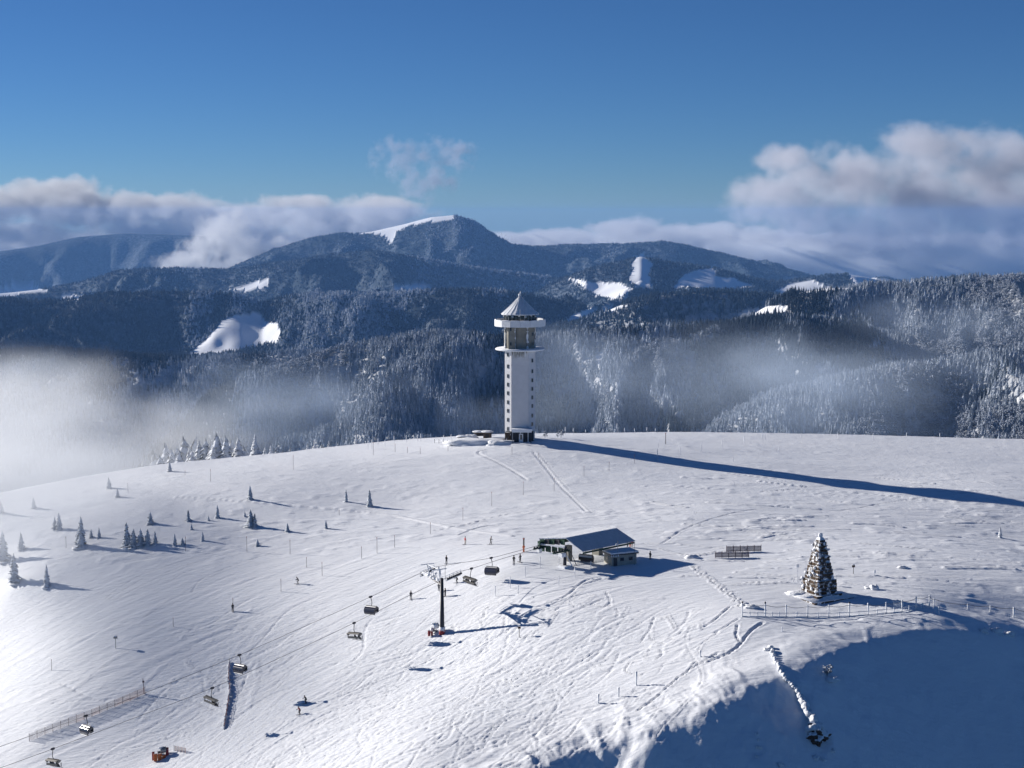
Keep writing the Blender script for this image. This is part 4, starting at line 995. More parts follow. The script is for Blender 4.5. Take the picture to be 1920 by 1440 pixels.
# operator's hut beside it
hb = on(1163, 1056)
H = thing('operator_hut', 'small flat-roofed operator hut in the shadow right of the station', 'hut', hb, math.radians(24))
MB().box((-3.1, -1.9, -1.2), (3.1, 1.9, 2.35)).build('walls', mat('pale_board_wall', (.42, .40, .34), .8, noise=(2, .8)), H)
MB().box((-3.5, -2.3, 2.353), (3.5, 2.3, 2.62)).build('roof', M_DARKSTEEL, H)
MB().box((-3.42, -2.22, 2.623), (3.42, 2.22, 2.95)).build('snow_cap', M_RIME, H)
wfm = MB().box((-.55, -.05, -.45), (.55, .05, .45)).mesh('window', M_GREY); wpm = MB().box((-.45, -.075, -.35), (.45, -.053, .35)).mesh('pane', M_GLASS)
for x in (-.6, 1.6):
    w = piece('window', wfm, H, (x, -1.93, 1.3)); piece('pane', wpm, w)
w = piece('window', wfm, H, (-3.13, .3, 1.3), (0, 0, math.radians(-90))); piece('pane', wpm, w)
d = MB().box((-2.7, -1.99, -.4), (-1.8, -1.905, 1.7)).build('door', M_DARKSTEEL, H)
for k in range(4): MB().lump((-3.4 + k * .55, -2.3, 2.25), (.2, .12, .3), 1, .3, k).build('icicle_clump', M_RIME, H, True)
MB().tube([(2.2, -2.6, -.4), (2.2, -2.6, 5.2)], .05, 5).build('mast', M_GREY, H)
p = on(1158, 1060); t = thing('antenna_mast', 'thin mast with a small dish standing before the operator hut', 'mast', p)
MB().tube([(0, 0, -.4), (0, 0, 5.6)], .055, 6).build('pole', M_GREY, t); MB().lump((-.25, -.1, 4.7), (.28, .15, .28), 2, .05, 1).build('dish', M_WHITE, t, True)
mound(1298, 1046, (1.8, 1.2, .9), 'snow_heap', 'crusty snow heap at the tip of the station shadow', 'snow heap', 8)
# ------------------------------------------------------------------ people
M_SKIN = mat('skin', (.45, .27, .19), .6)
M_JRED = mat('red_jacket', (.55, .03, .03), .7); M_JBLK = mat('black_jacket', (.02, .02, .025), .7); M_JGRY = mat('grey_jacket', (.16, .15, .15), .7)
M_JORG = mat('orange_jacket', (.7, .16, .04), .7); M_TRO = mat('dark_trousers', (.025, .025, .03), .8); M_TPALE = mat('pale_trousers', (.5, .42, .36), .8)
M_SKI = mat('ski_top', (.08, .06, .07), .4)
POSES = {
 'stand': dict(j=[(0,0,.95),(0,0,1.2),(0,.0,1.45),(.02,0,1.56),(.04,0,1.70), (0,.1,.92),(.04,.13,.5),(0,.14,.1),(.16,.15,.04), (0,-.1,.92),(.05,-.12,.5),(.02,-.14,.1),(.18,-.15,.04), (0,.2,1.42),(.02,.29,1.15),(.2,.27,.98), (0,-.2,1.42),(.02,-.29,1.15),(.22,-.26,1.0)]),
 'ski': dict(j=[(-.1,0,.8),(.02,0,1.02),(.16,.0,1.25),(.22,0,1.34),(.30,0,1.46), (-.1,.11,.78),(.16,.15,.48),(-.04,.17,.1),(.12,.18,.04), (-.1,-.11,.78),(.16,-.15,.48),(-.04,-.17,.1),(.12,-.18,.04), (.14,.2,1.22),(.22,.34,.98),(.48,.36,.95), (.14,-.2,1.22),(.22,-.34,.98),(.48,-.36,.95)]),
 'stride': dict(j=[(0,0,.93),(.04,0,1.18),(.08,.0,1.43),(.11,0,1.54),(.15,0,1.68), (0,.1,.9),(.22,.12,.52),(.18,.13,.1),(.34,.14,.05), (0,-.1,.9),(-.02,-.12,.5),(-.26,-.13,.14),(-.12,-.14,.05), (.06,.2,1.4),(-.1,.29,1.16),(.0,.3,.95), (.06,-.2,1.4),(.2,-.29,1.18),(.42,-.27,1.08)]),
 'sit': dict(j=[(-.2,0,.1),(-.24,0,.35),(-.24,.0,.6),(-.22,0,.71),(-.20,0,.85), (-.18,.1,.08),(.28,.12,.1),(.32,.13,-.34),(.46,.14,-.4), (-.18,-.1,.08),(.28,-.12,.1),(.32,-.13,-.34),(.46,-.14,-.4), (-.22,.2,.57),(-.1,.27,.32),(.14,.2,.25), (-.22,-.2,.57),(-.1,-.27,.32),(.14,-.2,.25)]),
}
RAD = [.17,.16,.17,.075,.115, .12,.085,.07,.06, .12,.085,.07,.06, .09,.07,.055, .09,.07,.055]
EDG = [(0,1),(1,2),(2,3),(3,4),(0,5),(5,6),(6,7),(7,8),(0,9),(9,10),(10,11),(11,12),(2,13),(13,14),(14,15),(2,16),(16,17),(17,18)]
CLS = {(2,3):0,(3,4):0,(0,1):1,(1,2):1,(2,13):1,(13,14):1,(14,15):1,(2,16):1,(16,17):1,(17,18):1,(0,5):2,(5,6):2,(6,7):2,(7,8):3,(0,9):2,(9,10):2,(10,11):2,(11,12):3}
def hand(V, E, R, w, d, side):
    """five short fingers rooted in the palm"""
    for k in range(4):
        a = len(V); V.append(w + d * .05 + Vector((0, 0, .028 - .018 * k))); V.append(w + d * (.105 + .012 * (1 - abs(k - 1.5))) + Vector((0, side * -.02, .02 - .02 * k)))
        R += [.013, .010]; E.append((a, a + 1)); E.append((-1, a))
    a = len(V); V.append(w + d * .02 + Vector((0, -side * .03, .02))); V.append(w + d * .06 + Vector((0, -side * .055, .03))); R += [.014, .012]; E.append((a, a + 1)); E.append((-1, a))
def bake_body(pose):
    J = [Vector(p) for p in POSES[pose]['j']]
    V = list(J); E = list(EDG); R = list(RAD)
    for (w, e, side) in ((15, 14, 1), (18, 17, -1)):
        d = (J[w] - J[e]).normalized(); n0 = len(E); hand(V, E, R, J[w], d, side)
        E[n0:] = [(w if a == -1 else a, b) for a, b in E[n0:]]
    me = bpy.data.meshes.new('skeleton'); me.from_pydata([tuple(v) for v in V], E, [])
    o = bpy.data.objects.new('skeleton', me); COL.objects.link(o)
    o.modifiers.new('skin', 'SKIN'); 
    if not me.skin_vertices: 
        bm = bmesh.new(); bm.from_mesh(me); bm.verts.layers.skin.verify(); bm.to_mesh(me); bm.free()
    for i, sv in enumerate(me.skin_vertices[0].data):
        sv.radius = (R[i], R[i]); sv.use_root = (i == 0)
    sub = o.modifiers.new('sub', 'SUBSURF'); sub.levels = 1
    dg = bpy.context.evaluated_depsgraph_get(); ev = o.evaluated_get(dg); m2 = bpy.data.meshes.new_from_object(ev)
    bpy.data.objects.remove(o)
    n = len(m2.polygons); cen = np.zeros(n * 3); m2.polygons.foreach_get('center', cen); cen = cen.reshape(-1, 3)
    best = np.full(n, 9.0); cls = np.zeros(n, int)
    for (a, b), k in CLS.items():
        A = np.array(J[a]); Bv = np.array(J[b]) - A; t = np.clip(((cen - A) @ Bv) / (Bv @ Bv), 0, 1); d = np.linalg.norm(cen - A - t[:, None] * Bv, axis=1)
        m = d < best; best[m] = d[m]; cls[m] = k
    far = np.minimum(np.linalg.norm(cen - np.array(J[15]), axis=1), np.linalg.norm(cen - np.array(J[18]), axis=1)) < .12
    cls[far] = 3
    for m in (M_SKIN, M_JBLK, M_TRO, M_BLACK): m2.materials.append(m)
    m2.polygons.foreach_set('material_index', cls.astype(np.int32)); m2.polygons.foreach_set('use_smooth', [True] * n); m2.update()
    return m2, J
BODY = {k: bake_body(k) for k in POSES}
hm = MB().lathe([(.01, .155), (.08, .14), (.125, .08), (.14, 0), (.135, -.05)], 12).mesh('helmet', M_BLACK, True)
gg = MB().box((.105, -.08, -.045), (.145, .08, .03)).mesh('goggles', M_GLASS)
ns = MB().add([(.10,-.02,-.03),(.10,.02,-.03),(.145,0,-.06),(.10,0,-.0)], [(0,2,1),(0,3,2),(1,2,3)]).mesh('nose', M_SKIN)
skim = MB().box((-.75, -.05, 0), (.85, .05, .03)).add([(.85,-.05,0),(.85,.05,0),(1.0,0,.13),(.85,-.05,.03),(.85,.05,.03)], [(0,1,2),(3,2,4),(0,2,3),(1,4,2)]).mesh('ski', M_SKI)
polem = MB().tube([(0, 0, 0), (0, 0, 1.15)], .012, 5).tube([(0,0,.08),(0,0,.1)], .05, 7).mesh('ski_pole', M_GREY)
boardm = MB().box((-.75, -.13, 0), (.75, .13, .03)).mesh('snowboard', M_JORG)
def person(pose, p, rz, label, jacket=None, trousers=None, gear='ski', scale=1.0, group=None):
    me, J = BODY[pose]
    o = bpy.data.objects.new('person', me); COL.objects.link(o); o.location = p; o.rotation_euler = (0, 0, rz); o.scale = (scale,) * 3
    tag(o, label, 'person', group)
    for i, m in ((1, jacket), (2, trousers)):
        if m: o.material_slots[i].link = 'OBJECT'; o.material_slots[i].material = m
    h = J[4]; piece('helmet', hm, o, h + Vector((-.01, 0, .04))); piece('goggles', gg, o, h); piece('nose', ns, o, h)
    if gear in ('ski',):
        for s in (7, 11): q = J[s]; piece('ski', skim, o, (q.x + .05, q.y, q.z - .13), (0, .35 if pose == 'sit' else 0, 0))
    if gear == 'board': piece('snowboard', boardm, o, (0, 0, -.03), (0, 0, .8))
    if gear == 'ski' and pose != 'sit':
        for s in (15, 18): q = J[s]; piece('ski_pole', polem, o, (q.x - .25, q.y, 0.02), (0, math.radians(14), 0))
    return o
def g_(x, y, dz=0.04): p = on(x, y); p.z += dz; return p
PEOPLE = [
 ('stand', 872, 1021, .5, 'skier in a red jacket standing highest on the piste left of the station', M_JRED, M_TPALE, 'ski'),
 ('stride', 920, 1021, .3, 'skier in a grey jacket just right of the one in red, above the lift ropes', M_JGRY, M_TRO, 'ski'),
 ('stand', 982, 1036, 2.0, 'person in an orange red suit standing by a dark pole left of the station', M_JORG, M_JORG, 'none'),
 ('stand', 963.5, 1058, 1.2, 'left one of two dark skiers standing together left of the station', M_JBLK, None, 'ski'),
 ('stand', 975.5, 1055, 2.2, 'right one of two dark skiers standing together left of the station', M_JGRY, None, 'ski'),
 ('stand', 837, 1057, 1.0, 'dark skier seen behind the top of the lift pylon', M_JBLK, None, 'ski'),
 ('ski', 857, 1093, 3.6, 'crouching dark skier below the right sheave train of the pylon', M_JBLK, None, 'ski'),
 ('stand', 823, 1109, 1.5, 'person half hidden just left of the pylon mast', M_JGRY, None, 'none'),
 ('stand', 835, 1119, 2.5, 'dark skier standing close on the right of the pylon mast', M_JBLK, None, 'ski'),
 ('stand', 770.5, 1124, 1.4, 'lone dark skier between the pylon and the first lift chair on its left', M_JBLK, None, 'ski'),
 ('ski', 559, 1095, 3.3, 'dark skier alone on the upper left of the piste', M_JBLK, None, 'ski'),
 ('stand', 436.5, 1147, 1.9, 'dark figure by a marker pole at the left edge of the piste', M_JBLK, None, 'ski'),
 ('ski', 573.5, 1319, 3.9, 'black-clad skier in front, upper one of the pair low on the piste', M_JBLK, None, 'ski'),
 ('ski', 562, 1340, 3.9, 'skier in a dark red jacket, lower one of the pair low on the piste', mat('dark_red_jacket', (.22, .02, .03), .7), None, 'ski'),
 ('stand', 1219, 1050, .8, 'dark figure standing in the tip of the hut shadow right of the station', M_JBLK, None, 'none'),
 ('stand', 1177, 1026, 2.5, 'person in a dark jacket, leftmost of the group behind the station roof', M_JBLK, M_TRO, 'none'),
 ('stand', 1181.5, 1027, 1.0, 'person in orange trousers in the middle of the group behind the station roof', M_JGRY, M_JORG, 'none'),
 ('stand', 1185.5, 1026, 4.0, 'person in a red jacket, rightmost of the group behind the station roof', M_JRED, M_TPALE, 'none'),
]
for pose, x, y, rz, l, j, tr, gear in PEOPLE: person(pose, g_(x, y), rz, l, j, tr, gear, 1.04)
OCC = {0: [-1.04, -.52, .52, 1.04], 1: [-1.04, .0], 2: [-1.3, -.5], 3: [-.9, .2, .9]}
WHO = ['nearest the pylon side', 'with skis sticking out']
for ci, (c_, n) in enumerate(CHAIRS):
    for k, y in enumerate(OCC[ci]):
        M_ = Matrix.Translation(c_.location) @ c_.rotation_euler.to_matrix().to_4x4()
        ends = ['near end', 'second place', 'third place', 'far end']
        lab = 'rider at the %s of the %s' % ('near end of the seat' if k == 0 else 'far end of the seat' if k == len(OCC[ci]) - 1 else ('second place' if k == 1 else 'third place'),
               ['chair just right of the pylon', 'occupied chair left of the pylon', 'occupied chair at the net barrier', 'chair at the bottom left edge'][ci])
        person('sit', M_ @ Vector((.05, y, -3.2)), c_.rotation_euler.z, lab, R_.choice([M_JBLK, M_JGRY]), None, 'ski', 1.0)

# ------------------------------------------------------------------ trees standing on their own
M_TREE = frost_mat('frosted_needles', (.08, .10, .11), (.66, .70, .76), .20, .22, 1.1)
M_TREEW = frost_mat('white_rimed_needles', (.22, .24, .26), (.76, .79, .84), .12, .25, 1.1)
def conifer_near(seed, layers=11, slim=.23):
    rs = random.Random(seed); V, F = [], []
    for k in range(layers):
        t = k / layers; zb = .03 + .90 * t; r = slim * (1 - t) ** .75 * rs.uniform(.75, 1.2) + .015
        nb = max(5, int(11 * (1 - t * .5)))
        for i in range(nb):
            a = 6.2832 * (i + rs.uniform(-.4, .4)) / nb; L = r * rs.uniform(.65, 1.2); w = L * .42 + .012
            dx, dy = math.cos(a), math.sin(a); z0 = zb + .07 + .03 * rs.random(); z1 = zb - .035 * rs.uniform(.3, 1.6)
            c = len(V)
            V += [(0, 0, z0 + .03), (dx*L*.55 - dy*w, dy*L*.55 + dx*w, (z0+z1)/2 - .01), (dx*L, dy*L, z1), (dx*L*.55 + dy*w, dy*L*.55 - dx*w, (z0+z1)/2 - .01), (dx*L*.5, dy*L*.5, (z0+z1)/2 + .035), (dx*L*.4, dy*L*.4, z1 - .01)]
            F += [(c, c+1, c+4), (c+1, c+2, c+4), (c+4, c+2, c+3), (c, c+4, c+3), (c+1, c+5, c+2), (c+2, c+5, c+3)]
    c = len(V); V += [(.02, 0, .9), (-.012, .018, .9), (-.012, -.018, .9), (rs.uniform(-.02, .02), 0, 1.02)]; F += [(c, c+1, c+3), (c+1, c+2, c+3), (c+2, c, c+3)]
    return V, F
def near_tree(kind, seed, white=False, slim=.23, layers=11):
    t = thing('spruce_tree', 'tree', 'tree')
    V, F = conifer_near(seed, layers, slim)
    MB().add(V, F).build('crown', M_TREEW if white else M_TREE, t)
    MB().tube([(0, 0, -.12), (0, 0, .5)], [.022, .012], 7).build('trunk', M_BARK, t, True)
    MB().lump((.03, .02, -.02), (.26, .2, .055), 2, .3, seed).build('drift', M_RIME, t, True)
    return t
TREE_SRC = [near_tree('s', 3), near_tree('s', 8, False, .28, 9), near_tree('s', 15, False, .19, 12), near_tree('w', 21, True), near_tree('w', 27, True, .17, 10)]
USED = [False] * 5
def plant(px, py, hpx, src, label, group=None, wide=1.0, p=None):
    p = p or on(px, py); h = hpx / FPX * p.y
    s = (h * wide, h * wide, h); rz = R_.uniform(0, 6.28); p.z -= .05
    if not USED[src]:
        USED[src] = True; t = TREE_SRC[src]; t.location = p; t.rotation_euler = (0, 0, rz); t.scale = s; t['label'] = label
        if group: t['group'] = group
        return t
    return copy_thing(TREE_SRC[src], p, rz, label, group, s)
GT = 'small snowy spruces scattered over the left snowfield'
TREES = [
 (469,937,28,0,'frosted spruce standing highest and alone on the middle of the left snowfield',1.1),(649,941,24,2,'slim frosted spruce, left one of the two below the tower path',1),(693,950,34,0,'taller dark spruce, right one of the two below the tower path',.95),
 (353,977,23,1,'small spruce left of centre in the scattered row on the snowfield',1),(408,971,26,0,'narrow spruce next on the right of the small spruce in the row',.9),(282,982,24,1,'bushy wide spruce above the dense left clump',1.3),
 (391,976,10,3,'tiny snow-covered sapling between the two spruces of the row',1.2),(359,993,13,3,'tiny white sapling below the row of spruces',1.1),(470,987,34,1,'broad two-topped dark spruce in the middle of the snowfield',1.25),(478,988,27,2,'slimmer spruce grown into the right flank of the broad two-topped one',1.2),
 (459,969,11,3,'small snowy sapling at the upper left of the broad two-topped spruce',1.3),(539,997,18,1,'small round frosted spruce right of the broad one',1.1),(611,991,18,0,'small pointed spruce farthest right in the lower row',1.1),(483,1024,14,3,'snow-buried low sapling on the open snow beneath the broad spruce',1.6),
 (380,1014,19,4,'slender white-tipped sapling right of the dense clump',1.2),(328,1023,24,2,'slim spruce just right of the dense clump',1.1),(342,1021,14,1,'low bush-like spruce touching the slim one beside the clump',1.5),
 (238,1025,48,2,'tall slim spruce at the left end of the dense clump',1.2),(251,1026,36,0,'broad spruce second from the left in the dense clump',1.3),(264,1024,35,1,'bushy spruce in the middle of the dense clump',1.2),(277,1023,33,0,'spruce second from the right in the dense clump',1.2),(291,1020,26,2,'smaller spruce at the right end of the dense clump',1.2),(243,1026,24,1,'low spruce in front at the left foot of the dense clump',1.4),
 (318,884,21,4,'rounded white snow-plastered spruce just below the left skyline',1.5),(204,916,23,3,'pale spruce half lost in mist on the upper left slope',1.2),(220,932,18,3,'low pale spruce beside and below the misty one on the upper left slope',1.3),
 (153,1026,60,2,'tallest misty spruce on the left slope, between fog and clump',1.0),(148,1024,40,3,'paler spruce leaning against the tallest misty spruce',1.1),(171,1008,18,3,'small pale spruce, left of a pair right of the tallest misty one',1.1),(186,1008,20,4,'small pale spruce, right of a pair right of the tallest misty one',1.2),
 (103,993,26,3,'shorter left twin of two pale spruces in the mist',1.1),(111,993,34,4,'taller right twin of two pale spruces in the mist',1.3),(40,1030,34,3,'pale pointed spruce in the mist near the left edge',1.0),(6,1052,60,0,'large spruce cut by the left edge of the photo',1.1),
 (27,1093,58,0,'large dark frosted spruce nearest the viewer at far left',1.05),(88,1100,44,4,'odd crooked white spruce right of the large dark one at far left',1.0),(63,953,22,3,'faint little spruce deep in the fog at upper left',1.2),(2,962,26,3,'faint spruce at the left edge high in the fog',1.0),
 (1875,1009,22,4,'small lone white tree at the right edge of the open snow',1.2),
]
for x, y, h, s, l, w in TREES: plant(x, y, h, s, l, GT, w)
# trees that rise from behind the left skyline
sk = [(272,40,3,'frosted spruce'),(288,48,0,'x'),(300,30,3,''),(311,62,0,''),(322,44,3,''),(332,52,0,''),(346,74,4,''),(356,46,0,''),(366,70,0,''),(374,58,3,''),(386,62,0,''),(396,50,0,''),(407,76,3,''),(416,60,0,''),(424,66,0,''),(434,56,0,''),(447,58,1,''),(458,32,3,'')]
ORD = ['first','second','third','fourth','fifth','sixth','seventh','eighth','ninth','tenth','eleventh','twelfth','thirteenth','fourteenth','fifteenth','sixteenth','seventeenth','eighteenth','nineteenth','twentieth'] + ['twenty-' + w for w in ('first','second','third','fourth','fifth','sixth','seventh','eighth','ninth')] + ['thirtieth']
CDm = lambda px: float(np.interp(px, CREST_X, CREST_D))
def behind(px, back):
    a, _ = ray(px, 850); y = CDm(px) + back; return Vector((a * y, y, surf(a * y, y)))
def visible_height(px, hpx, back):
    """scale so the top shows hpx above the skyline"""
    p = behind(px, back); sky_y = np.interp(px, [0,100,300,540,700,850,975,1100,1300,1600,1920], [925,905,872,848,829,818,813,812,810,815,824])
    ztop = at(px, sky_y - hpx, p.y).z; return p, ztop - p.z
sk = sorted([(x, h, (3, 4, 0, 3)[i % 4], '') for i, (x, h, s, _) in enumerate(sk)] + [(x + 4, h * .8, 3, '') for x, h, s, _ in sk[1::2]])
for i, (x, h, s, _) in enumerate(sk):
    p, hh = visible_height(x, h * .66, R_.uniform(35, 85))
    plant(0, 0, hh / p.y * FPX, s, ORD[i] + ' frosted spruce from the left in the dense row behind the foggy left skyline', 'dense row of spruces behind the left skyline', R_.uniform(1.2, 1.6), p)
SOLO = [(479,42,3,'large snow-plastered spruce standing clear at the right end of the dense skyline row'),(497,16,0,'first short spruce right of the large snow-plastered one on the skyline'),(508,18,3,'frosted spruce second right of the large snow-plastered one on the skyline'),(519,14,0,'third short spruce right of the large snow-plastered one on the skyline'),
        (530,7,1,'very small spruce top on the left skyline'),(544,11,2,'small slim spruce top on the left skyline'),(577,14,0,'dark spruce top, leftmost of the four before the white one'),(590,18,3,'broad frosted spruce top, second of the four before the white one'),(603,12,1,'low spruce top, third of the four before the white one'),(617,14,0,'slim dark spruce top, last of the four before the white one'),
        (633,8,2,'little spruce tip on the skyline just left of the white spruce'),(668,22,4,'lone bright white rimed spruce on the skyline left of the tower')]
for x, h, s, l in SOLO:
    p, hh = visible_height(x, h, 12 if x > 660 or x == 479 else R_.uniform(25, 45)); plant(0, 0, hh / p.y * FPX, s, l, 'spruces on the left skyline', 1.0 if x != 668 else 1.2, p)
for x, h, l in [(1022, 13, 'rimed bush standing right of the tower foot'), (1046, 11, 'low rimed bush farther right of the tower foot'), (1052, 15, 'tall thin rimed bush beside the low one right of the tower')]:
    p = on(x, 821); t = thing('rimed_bush', l, 'bush', p)
    V, F = twig_bm(random.Random(x), 16); hh = h / FPX * p.y
    MB().add([(a * hh * 1.5, b * hh * 1.5, c * hh) for a, b, c in V], F).build('twigs', M_DEC, t)

# ------------------------------------------------------------------ marker poles
M_POLE = mat('dark_marker_pole', (.09, .08, .09), .8); M_POLEW = mat('rimed_marker_pole', (.55, .57, .62), .8)
def pole_src(m, name='marker_pole', sign=False):
    t = thing(name, 'pole', 'pole')
    MB().tube([(0, 0, -.15), (0, 0, 1)], [.04, .035], 6).build('rod', m, t)
    if m is M_POLEW: MB().tube([(0, 0, .2), (-.03, .01, .6), (-.02, 0, 1.02)], [.04, .085, .06], 6).build('rime', M_RIME, t)
    else: MB().tube([(0, 0, .90), (0, 0, .97)], .05, 6).build('band', M_RED, t)
    return t
PS = {'d': pole_src(M_POLE), 'w': pole_src(M_POLEW)}; PU = {'d': False, 'w': False}
def pole(px, py, h, k, label, group, p=None, thick=1.0):
    p = p or on(px, py); hh = h / FPX * p.y; s = (thick * 1.6, thick * 1.6, hh)
    if not PU[k]:
        PU[k] = True; t = PS[k]; t.location = p; t.scale = s; t['label'] = label; t['group'] = group; return t
    return copy_thing(PS[k], p, 0, label, group, s)
GR = {
 'slope': ('thin dark marker pole on the left snowfield', 'marker poles over the left snowfield', 'd',
   [(395,903,24),(240,924,18),(550,881,28),(700,854,26),(741,848,16),(764,850,12),(788,851,12),(348,1033,28),(463,1035,30),(544,1039,28),(575,1064,20),(604,1080,27),(678,1048,24),(707,1038,32),(740,1027,24),(527,1110,25),(124,1027,22),(347,891,9),(636,966,10)]),
 'path': ('thin dark marker pole between tower and station', 'marker poles between tower and station', 'd',
   [(1039,921,26),(981,928,26),(922,949,28),(868,976,25),(807,1001,22),(1095,894,20),(1142,883,18),(1190,870,18),(960,852,14),(840,846,10),(1010,858,10)]),
 'right': ('pale rimed marker pole right of the tower', 'rimed poles right of the tower', 'w',
   [(1233,863,22),(1275,856,18),(1315,846,17),(1354,841,16),(1395,835,17),(1435,826,14),(1429,826,12),(1502,828,16),(1571,824,12),(1637,826,14),(1700,825,14),(1762,824,12),(1827,823,12),(1885,825,12),(1235,841,16),(1375,866,10),(1460,850,10)]),
 'ridge': ('short rimed post on the skyline by the tower', 'rimed posts along the skyline by the tower', 'w',
   [(1005,818,9),(1060,815,14),(1075,815,12),(1098,814,8),(1113,814,11),(1131,814,9),(1157,813,20),(1171,813,11),(1190,813,10),(1213,812,11),(1229,812,9),(762,830,14),(783,828,13),(789,828,15),(709,836,14),(722,836,11),(739,833,16),(690,842,16),(697,843,18),(832,826,10),(846,826,12)]),
 'station': ('thin rimed pole round the lift station', 'marker poles round the lift station', 'w',
   [(1013,1065,22),(985,1082,20),(1048,1098,19),(1078,1083,20),(1048,1056,17),(1108,1067,15),(957,1103,22),(972,1114,17),(929,1118,20)]),
 'low': ('thin marker pole low on the left part of the piste', 'marker poles low on the left', 'd', [(97,1257,22),(325,1176,18),(437,1146,26)]),
}
for k, (lab, grp, kd, L_) in GR.items():
    for i, (x, y, h) in enumerate(sorted(L_)): pole(x, y, h, kd, ORD[i] + ' from the left: ' + lab, grp, None, .8)
pole(1248, 833, 22, 'd', 'dark double pole standing before the tower shadow right of the tower', 'marker poles right of the tower', None, 1.8)
pole(982, 1035, 27, 'd', 'tall dark pole held beside the person in orange left of the station', 'poles by the station', None, 3.0)
def signpost(px, py, h, label, wide=.5, m=M_WOOD):
    p = on(px, py); hh = h / FPX * p.y; t = thing('signpost', label, 'signpost', p, .3)
    MB().tube([(0, 0, -.3), (0, 0, hh)], .07, 6).build('post', m, t)
    b = MB().box((-wide, -.06, hh - .55), (wide, .06, hh - .05)).build('board', m, t)
    MB().lump((0, 0, hh + .02), (wide * 1.05, .14, .14), 1, .2, 2).build('snow_cap', M_RIME, b, True)
    return t
signpost(217, 1216, 24, 'signpost with a small board low on the far left slope', .45, M_GREY)
signpost(973.5, 1195, 22, 'signpost with a snowy board on the piste right of the pylon', .3)
signpost(1495, 1091, 33, 'tall rimed signpost left of the stone monument', .35, M_RIME)
signpost(1600, 1076, 18, 'dark-boarded signpost right of the stone monument', .35)
signpost(1640, 1081, 10, 'short snow-capped post right of the monument signpost', .2, M_RIME)
signpost(1488, 1094, 9, 'stubby post at the foot of the tall rimed signpost', .12, M_RIME)

# ------------------------------------------------------------------ net and slat fences
M_NET = mat('violet_grey_net', (.16, .13, .17), .8); M_NETR = mat('faded_orange_net', (.36, .17, .12), .8); M_POST = mat('fence_post', (.14, .10, .11), .8)
def net_fence(P, h, label, step=1.35, net=True, gaps=(), postm=None, name='net_fence', cell=.16, orange=.3, thick=.02, lean=0):
    """P: ground points; posts are parts and each stretch of netting between two posts is a part"""
    t = thing(name, label, 'fence', P[0]); o0 = P[0]
    L = [0]
    for i in range(len(P) - 1): L.append(L[-1] + (P[i+1] - P[i]).length)
    n = max(1, round(L[-1] / step)); pts = []
    for k in range(n + 1):
        d = L[-1] * k / n; i = max(j for j in range(len(L)) if L[j] <= d + 1e-6); i = min(i, len(P) - 2)
        q = P[i].lerp(P[i+1], (d - L[i]) / (L[i+1] - L[i])); q = Vector((q.x, q.y, surf(q.x, q.y))); pts.append(q)
    for k, q in enumerate(pts):
        r = q - o0; hh = h * R_.uniform(1.02, 1.22)
        MB().tube([r + Vector((0, 0, -.4)), r + Vector((lean, 0, hh))], .055, 6).build('post', postm or M_POST, t)
    for k in range(n):
        if k in gaps: continue
        a = pts[k] - o0; b = pts[k+1] - o0; m = MB(); w = (b - a).length; nv = int(w / cell); nh = int(h / cell)
        dirn = (b - a).normalized(); off = Vector((-dirn.y, dirn.x, 0)) * .03
        bow = lambda s, z: off * (1 + 3 * math.sin(s * 3.14)) 
        for i in range(nv + 1):
            s = i / max(nv, 1); q = a.lerp(b, s) + bow(s, 0); m.box((-thick, -.01, .12), (thick, .01, h), Matrix.Translation(q) @ Matrix.Rotation(math.atan2(dirn.y, dirn.x), 4, 'Z'))
        for j in range(nh + 1):
            z = .12 + (h - .12) * j / nh
            m.tube([a + bow(0, 0) + Vector((0, 0, z)), a.lerp(b, .5) + bow(.5, 0) + Vector((0, 0, z)), b + bow(1, 0) + Vector((0, 0, z))], thick, 3, False)
        m.build('net_panel', M_NETR if R_.random() < orange else M_NET, t)
    return t
P = [on(55, 1390), on(110, 1368), on(165, 1347), on(220, 1324), on(272, 1302)]
f = net_fence(P, 1.55, 'long violet and orange net fence running up the piste at lower left', 1.7, cell=.2, thick=.02, orange=.35)
p = on(270, 1301); t = thing('tall_pole', 'tall pole with a flag arm at the upper end of the long net fence', 'pole', p)
MB().tube([(0, 0, -.3), (-.15, 0, 3.4)], .07, 6).build('rod', M_POST, t); MB().box((-.3, -.05, 2.5), (.15, .05, 2.9)).build('arm', M_POST, t)
# snow-crusted barrier running towards us
P = [on(430, 1243), on(428, 1275), on(431, 1300), on(426, 1330), on(420, 1366)]
b = net_fence(P, 1.05, 'snow-crusted net barrier running down the piste beside the lift chair', 1.8, name='net_barrier', cell=.28, thick=.03, orange=.8)
m = MB()
rs = random.Random(9)
for k in range(60):
    s = k / 59 * (len(P) - 1); i = min(int(s), len(P) - 2); q = P[i].lerp(P[i+1], s - i) - P[0]
    m.cur = 0; h = .55 if k < 38 else .3
    m.lump((q.x + rs.uniform(-.12, .12), q.y + rs.uniform(-.2, .2), q.z + rs.uniform(.2, h)), (rs.uniform(.15, .3), rs.uniform(.3, .6), rs.uniform(.25, .5)), 1, .5, k)
o = m.build('snow_crust', M_RIME, b, True); o['kind'] = 'stuff'
